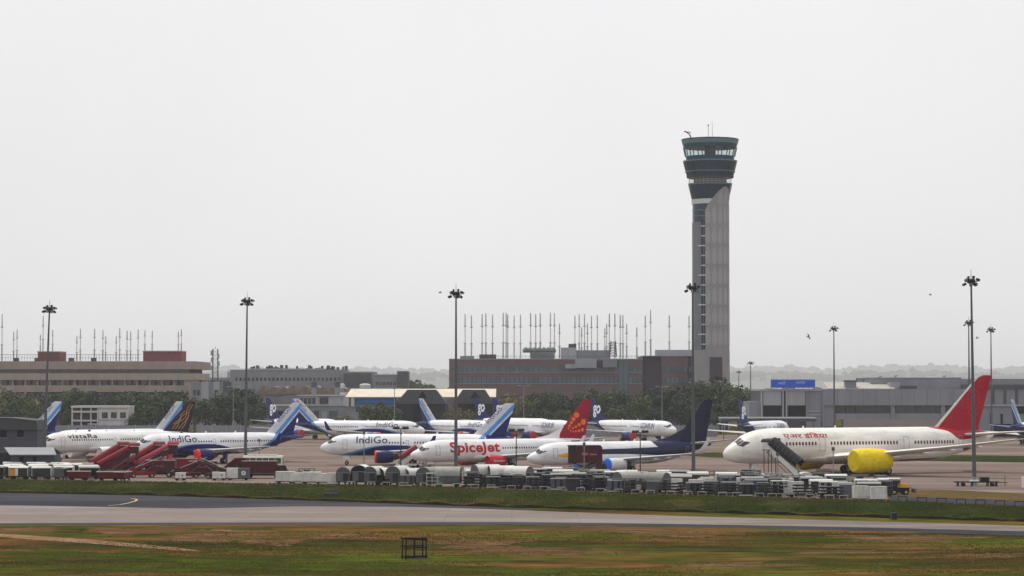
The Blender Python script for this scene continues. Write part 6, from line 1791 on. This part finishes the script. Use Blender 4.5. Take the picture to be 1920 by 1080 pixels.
# catering truck raised against the navy-tailed airliner
def catering():
    D_ = 411; t = thing('catering_truck', 'maroon high-lift catering truck with raised box beside the navy-tailed airliner', 'truck', (gx(1096, D_), D_, .014), .08)
    MB().box(-3.4, 3.6, -1.1, 1.1, .6, .95).build('chassis', M_CD, t)
    mb = MB()
    for y in (-.8, .8):
        mb.beam((-2.0, y, .95), (1.6, y, 2.15), .16); mb.beam((1.6, y, .95), (-2.0, y, 2.15), .16)
    mb.build('scissor_lift', M_CG, t)
    bz0, bz1 = 2.15, 5.1
    pr = [(-1.5, bz0), (2.75, bz0), (2.85, bz0 + .2), (2.85, bz1 - .4), (2.55, bz1), (-1.5, bz1)]
    bx = MB().prism(pr, -1.2, 1.2).build('raised_box', M_MAR, t, False)
    MB().prism([(-2.9, bz0), (-1.52, bz0), (-1.52, bz1), (-2.9, bz1 - .1)], -1.1, -1.0).build('shutter', mat('dark_shutter', '#2b1c22', .6), bx)
    MB().box(-2.9, -1.52, -.95, 1.1, bz0 - .1, bz0).box(-2.9, -1.52, -1.1, 1.1, bz1 - .08, bz1).build('front_platform', M_CD, bx)
    for q in (-2.85, -2.2, -1.6): MB().beam((q, -1.1, bz0), (q, -1.1, bz1), .07).build('platform_post', M_MAR, bx)
    MB().box(-.6, .4, -1.24, -1.205, bz0 + 1.3, bz0 + 1.7).box(.7, 1.9, -1.24, -1.205, bz0 + 1.3, bz0 + 1.55).build('marking', M_MARL, bx)
    c = MB().prism([(1.9, .95), (3.6, .95), (3.6, 1.5), (3.25, 2.1), (1.9, 2.1)], -1.05, 1.05).build('cab', M_MAR, t); MB().box(2.3, 3.1, -1.08, -1.052, 1.4, 2.0).build('side_window', M_GLASS_D, c)
    for wx in (-2.3, 2.4):
        for wy in (-.95, .95): wheel(t, 'wheel', (wx, wy, .5), .5, .32)
catering()
def bus():
    D_ = 424; t = thing('apron_bus', 'cream low-floor bus with dark windows behind the long maroon truck', 'bus', (gx(495, D_), D_, .014), 0)
    m_b = mat('bus_cream', '#c9c8bd', .45, var=.12)
    body = MB().rings([[(x, y, z_) for y, z_ in ((-1.3, .35), (-1.3, 2.7), (-1.1, 3.0), (1.1, 3.0), (1.3, 2.7), (1.3, .35))] for x in (-3.4, 3.4)]).build('body', m_b, t)
    MB().box(-2.6, 2.4, -.7, .7, 3.02, 3.2).build('roof_unit', M_CW, t)
    for k in range(6):
        MB().box(-3.25 + k * 1.08, -3.25 + k * 1.08 + .98, -1.325, -1.30, 1.65, 2.6).build('window', mat('bus_glass', '#37443f', .2, spec=.6), body)
    MB().box(3.4, 3.43, -1.1, 1.1, 1.4, 2.7).build('windscreen', M_GLASS_D, body); MB().box(-3.4, 3.4, -1.33, -1.301, .9, 1.05).build('stripe', mat('bus_green', '#4e7a58', .5), body)
    for wx in (-2.1, 2.2):
        for wy in (-1.15, 1.15): wheel(t, 'wheel', (wx, wy, .48), .48, .28)
bus()
def gpu(label, px, D_, rz, w_, h_, m1, m2):
    t = thing('ground_power_unit', label, 'generator', (gx(px, D_), D_, .014), rz)
    MB().box(-w_ / 2, 0, -.7, .7, .35, .35 + h_).build('engine_housing', m1, t); MB().box(.02, w_ / 2, -.68, .68, .35, .3 + h_).build('control_housing', m2, t)
    MB().lathe([(-.72, .06), (-.715, .34), (-.69, .36)], (w_ / 4, 0, .35 + h_ * .5), 'y', 16).build('vent', M_CW, t); MB().lathe([(-.74, .02), (-.73, .12), (-.70, .12)], (w_ / 4, 0, .35 + h_ * .5), 'y', 10).build('fan_hub', M_CD, t)
    MB().box(-w_ / 2 - .1, w_ / 2 + .1, -.6, .6, .22, .35).box(w_ / 2, w_ / 2 + 1.0, -.05, .05, .25, .33).build('chassis', M_CD, t)
    kart_wheels(t, (-w_ * .35, w_ * .35), (-.6, .6), .24)
gpu('pale ground power unit with a round vent before the maroon ramp truck', 448, 391, 0, 3.6, 1.6, M_CW, M_CS)
gpu('grey ground power unit under the nose of the wide-body airliner', 1407, 396, .1, 3.0, 1.15, M_CG, M_CS)
gpu('small white generator trolley between the two maroon box trucks', 340, 390, 0, 1.5, .9, M_CW, M_CW)
gpu('white generator trolley beside the pale ground power unit', 412, 390, 0, 2.0, 1.0, M_CW, M_CW)
# tow tractor and bar, flat trailer at the mast
def tractor():
    D_ = 338; t = thing('tow_tractor', 'yellow and black tow tractor at the end of the cart rows', 'tractor', (gx(1683, D_), D_, .014), .1)
    MB().box(-1.3, 1.3, -.75, .75, .35, 1.0).build('body', M_CD, t); MB().prism([(.0, 1.0), (1.3, 1.0), (1.25, 1.45), (.1, 1.55)], -.7, .7).build('bonnet', mat('tractor_yellow', '#d8a018', .5, var=.2), t)
    MB().box(-.9, -.3, -.5, .5, 1.0, 1.2).box(-.95, -.85, -.5, .5, 1.2, 1.7).build('seat', M_CD, t); MB().tube((-.1, 0, 1.2), (-.25, 0, 1.75), .04).build('steering_column', M_CD, t)
    mb = MB()
    for x in (-1.1, .05):
        for y in (-.65, .65): mb.tube((x, y, 1.0), (x, y, 2.1), .04, n=6)
    mb.box(-1.2, .15, -.72, .72, 2.1, 2.16); mb.build('roll_cage', M_CG, t)
    for x in (-.8, .85):
        for y in (-.7, .7): wheel(t, 'wheel', (x, y, .38), .38, .26)
    D_ = 345; t = thing('tow_bar', 'long thin tow bar on two small wheels beside the tow tractor', 'tow bar', (gx(1700, D_), D_, .014), .3)
    MB().tube((-1.6, 0, 1.3), (1.3, 0, .35), .07).build('shaft', M_CS, t); MB().box(-1.9, -1.4, -.2, .2, 1.2, 1.45).build('head', M_CG, t)
    for y in (-.35, .35): wheel(t, 'wheel', (1.0, y, .25), .25, .14)
    MB().tube((1.0, -.35, .25), (1.0, .35, .25), .05).build('axle', M_CD, t)
tractor()
def flatbed():
    D_ = 369.5; t = thing('flat_trailer', 'long dark flat trailer parked at the foot of the light mast', 'trailer', (gx(1826, D_), D_ - 2.4, .014), -.03)
    MB().box(-3.5, 3.0, -.8, .8, .55, .72).build('deck', M_CD, t); MB().box(.3, 1.6, -.6, .6, .72, 1.35).build('covered_load', M_CD, t); MB().box(-1.2, .1, -.6, .6, .72, .9).build('pale_load', M_CW, t)
    for x in (-3.0, -.9, 1.4, 2.7): MB().box(x - .08, x + .08, -.7, .7, 0, .55).build('stand', M_CG, t)
    MB().tube((3.0, 0, .6), (4.4, 0, .5), .06).tube((4.0, 0, 0), (4.0, 0, 1.6), .05).build('drawbar', M_CG, t)
    kart_wheels(t, (-2.2, 2.1), (-.7, .7), .26)
flatbed()
def van():
    D_ = 352; t = thing('white_van', 'white van at the edge of the brown verge near the service road', 'van', (gx(1944, D_), D_, .014), 0)
    b_ = MB().prism([(-2.2, .4), (2.0, .4), (2.1, 1.0), (1.3, 1.25), (.8, 1.9), (-2.2, 1.95)], -.85, .85).build('body', M_CW, t); MB().box(-1.9, .6, -.88, -.852, 1.25, 1.75).build('side_window', M_GLASS_D, b_)
    for x in (-1.4, 1.3):
        for y in (-.78, .78): wheel(t, 'wheel', (x, y, .33), .33, .2)
van()

# ------------------------------------------------------------------ things on the grass
def frame_stand():
    D_ = DG(1046.5); t = thing('black_timber_frame', 'black open timber frame standing alone on the near grass', 'frame', (X(778, D_), D_, 0), .45)
    m = mat('charred_timber', '#1a1413', .85, var=.3, scale=3)
    h = 1.78
    for (x, y, zt) in ((-.95, -.3, h), (-.15, -.3, h - .05), (.95, -.3, h - .12), (-.95, .45, h), (.15, .45, h - .05), (.95, .45, h - .1)):
        MB().beam((x, y, 0), (x + (.03 if x < 0 else 0), y, zt), .09).build('post', m, t)
    for (y, z_, tl) in ((-.3, h, -.12), (.45, h, -.1), (-.3, .16, 0), (.45, .2, 0), (-.3, .95, .05), (.45, 1.08, 0)):
        MB().beam((-1.08, y - .01, z_), (1.05, y - .01, z_ + tl), (.12 if z_ != .95 else .07), (.11 if z_ < 1.5 else .15)).build('rail', m, t)
    for x in (-.95, .95): MB().beam((x, -.3, h - .02), (x, .45, h - .02), .12).beam((x, -.3, .2), (x, .45, .2), .12).build('cross_rail', m, t)
    MB().box(-.2, .98, -.36, .5, .0, .07).build('base_board', mat('grey_board', '#55505a', .8), t)
frame_stand()
def elec_box():
    D_ = DG(974); t = thing('electrical_cabinet', 'small dark electrical cabinet on the olive grass strip by the taxiway', 'cabinet', (X(1673.5, D_), D_, 0), .3)
    MB().box(-.3, .3, -.22, .22, .08, .78).build('housing', mat('cabinet_housing', '#40443f', .6), t); MB().box(-.26, .26, -.245, -.222, .12, .74).build('door', mat('cabinet_green', '#1c241f', .6), t); MB().box(-.36, .36, -.3, .3, 0, .08).build('plinth', M_GREYD, t); MB().box(-.34, .34, -.27, .27, .78, .82).build('lid', M_GREYD, t)
elec_box()
def cage():
    D_ = DG(935.5); t = thing('mesh_cage', 'low grey mesh cage on the verge grass before the white trolleys', 'cage', (X(621, D_), D_, .2), .05)
    mb = MB()
    for x in (-.9, 0, .9):
        for y in (-.45, .45): mb.beam((x, y, 0), (x, y, 1.1), .05)
    for z_ in (.1, .55, 1.1):
        for y in (-.45, .45): mb.beam((-.9, y, z_), (.9, y, z_), .05)
    mb.build('frame', M_CS, t)
    MB().box(-.88, .88, -.43, .43, .12, .62).build('inner_box', M_CG, t)
    for k in range(14): MB().tube((-.85 + k * .13, -.46, .1), (-.85 + k * .13, -.46, 1.1), .012, n=4).build('mesh_bar', M_CS, t)
cage()
# birds
def bird(px, py, D_, label, span, rz, bank):
    mb = MB()
    mb.lathe([(-.32, .02), (-.2, .07), (0, .09), (.16, .06), (.26, .05), (.33, .01)], (0, 0, 0), 'x', 8)
    for s_ in (-1, 1):
        w = span / 2
        mb.rings([[(-.12, s_ * .05, .03), (.14, s_ * .05, .03), (.14, s_ * .05, .0), (-.12, s_ * .05, .0)], [(-.14, s_ * w * .5, .16 + .05), (.12, s_ * w * .5, .2), (.12, s_ * w * .5, .18), (-.14, s_ * w * .5, .16)], [(-.2, s_ * w, .10), (-.06, s_ * w, .12), (-.06, s_ * w, .11), (-.2, s_ * w, .09)]])
    mb.rings([[(-.28, -.03, .01), (-.28, .03, .01), (-.28, .03, -.01), (-.28, -.03, -.01)], [(-.5, -.12, .01), (-.5, .12, .01), (-.5, .12, -.0), (-.5, -.12, -.0)]])
    o = mb.build('bird', mat('bird_brown', '#2b2621', .8), None, True)
    o.location = (X(px, D_), D_, Z(py, D_)); o.rotation_euler = (R(bank), R(10), R(rz)); tag(o, label, 'bird')
bird(1516, 632, 380, 'dark bird gliding above the concrete terminal near a light mast', 1.1, 40, 55)
bird(1745, 553, 520, 'small dark bird flying between the distant light masts', .9, 10, 20)
bird(1832, 634, 520, 'small dark bird flying just beside the tall light mast', .9, 160, 25)
bird(825, 549, 480, 'small bird flying beside the lamp head of a light mast', .8, 200, 15)
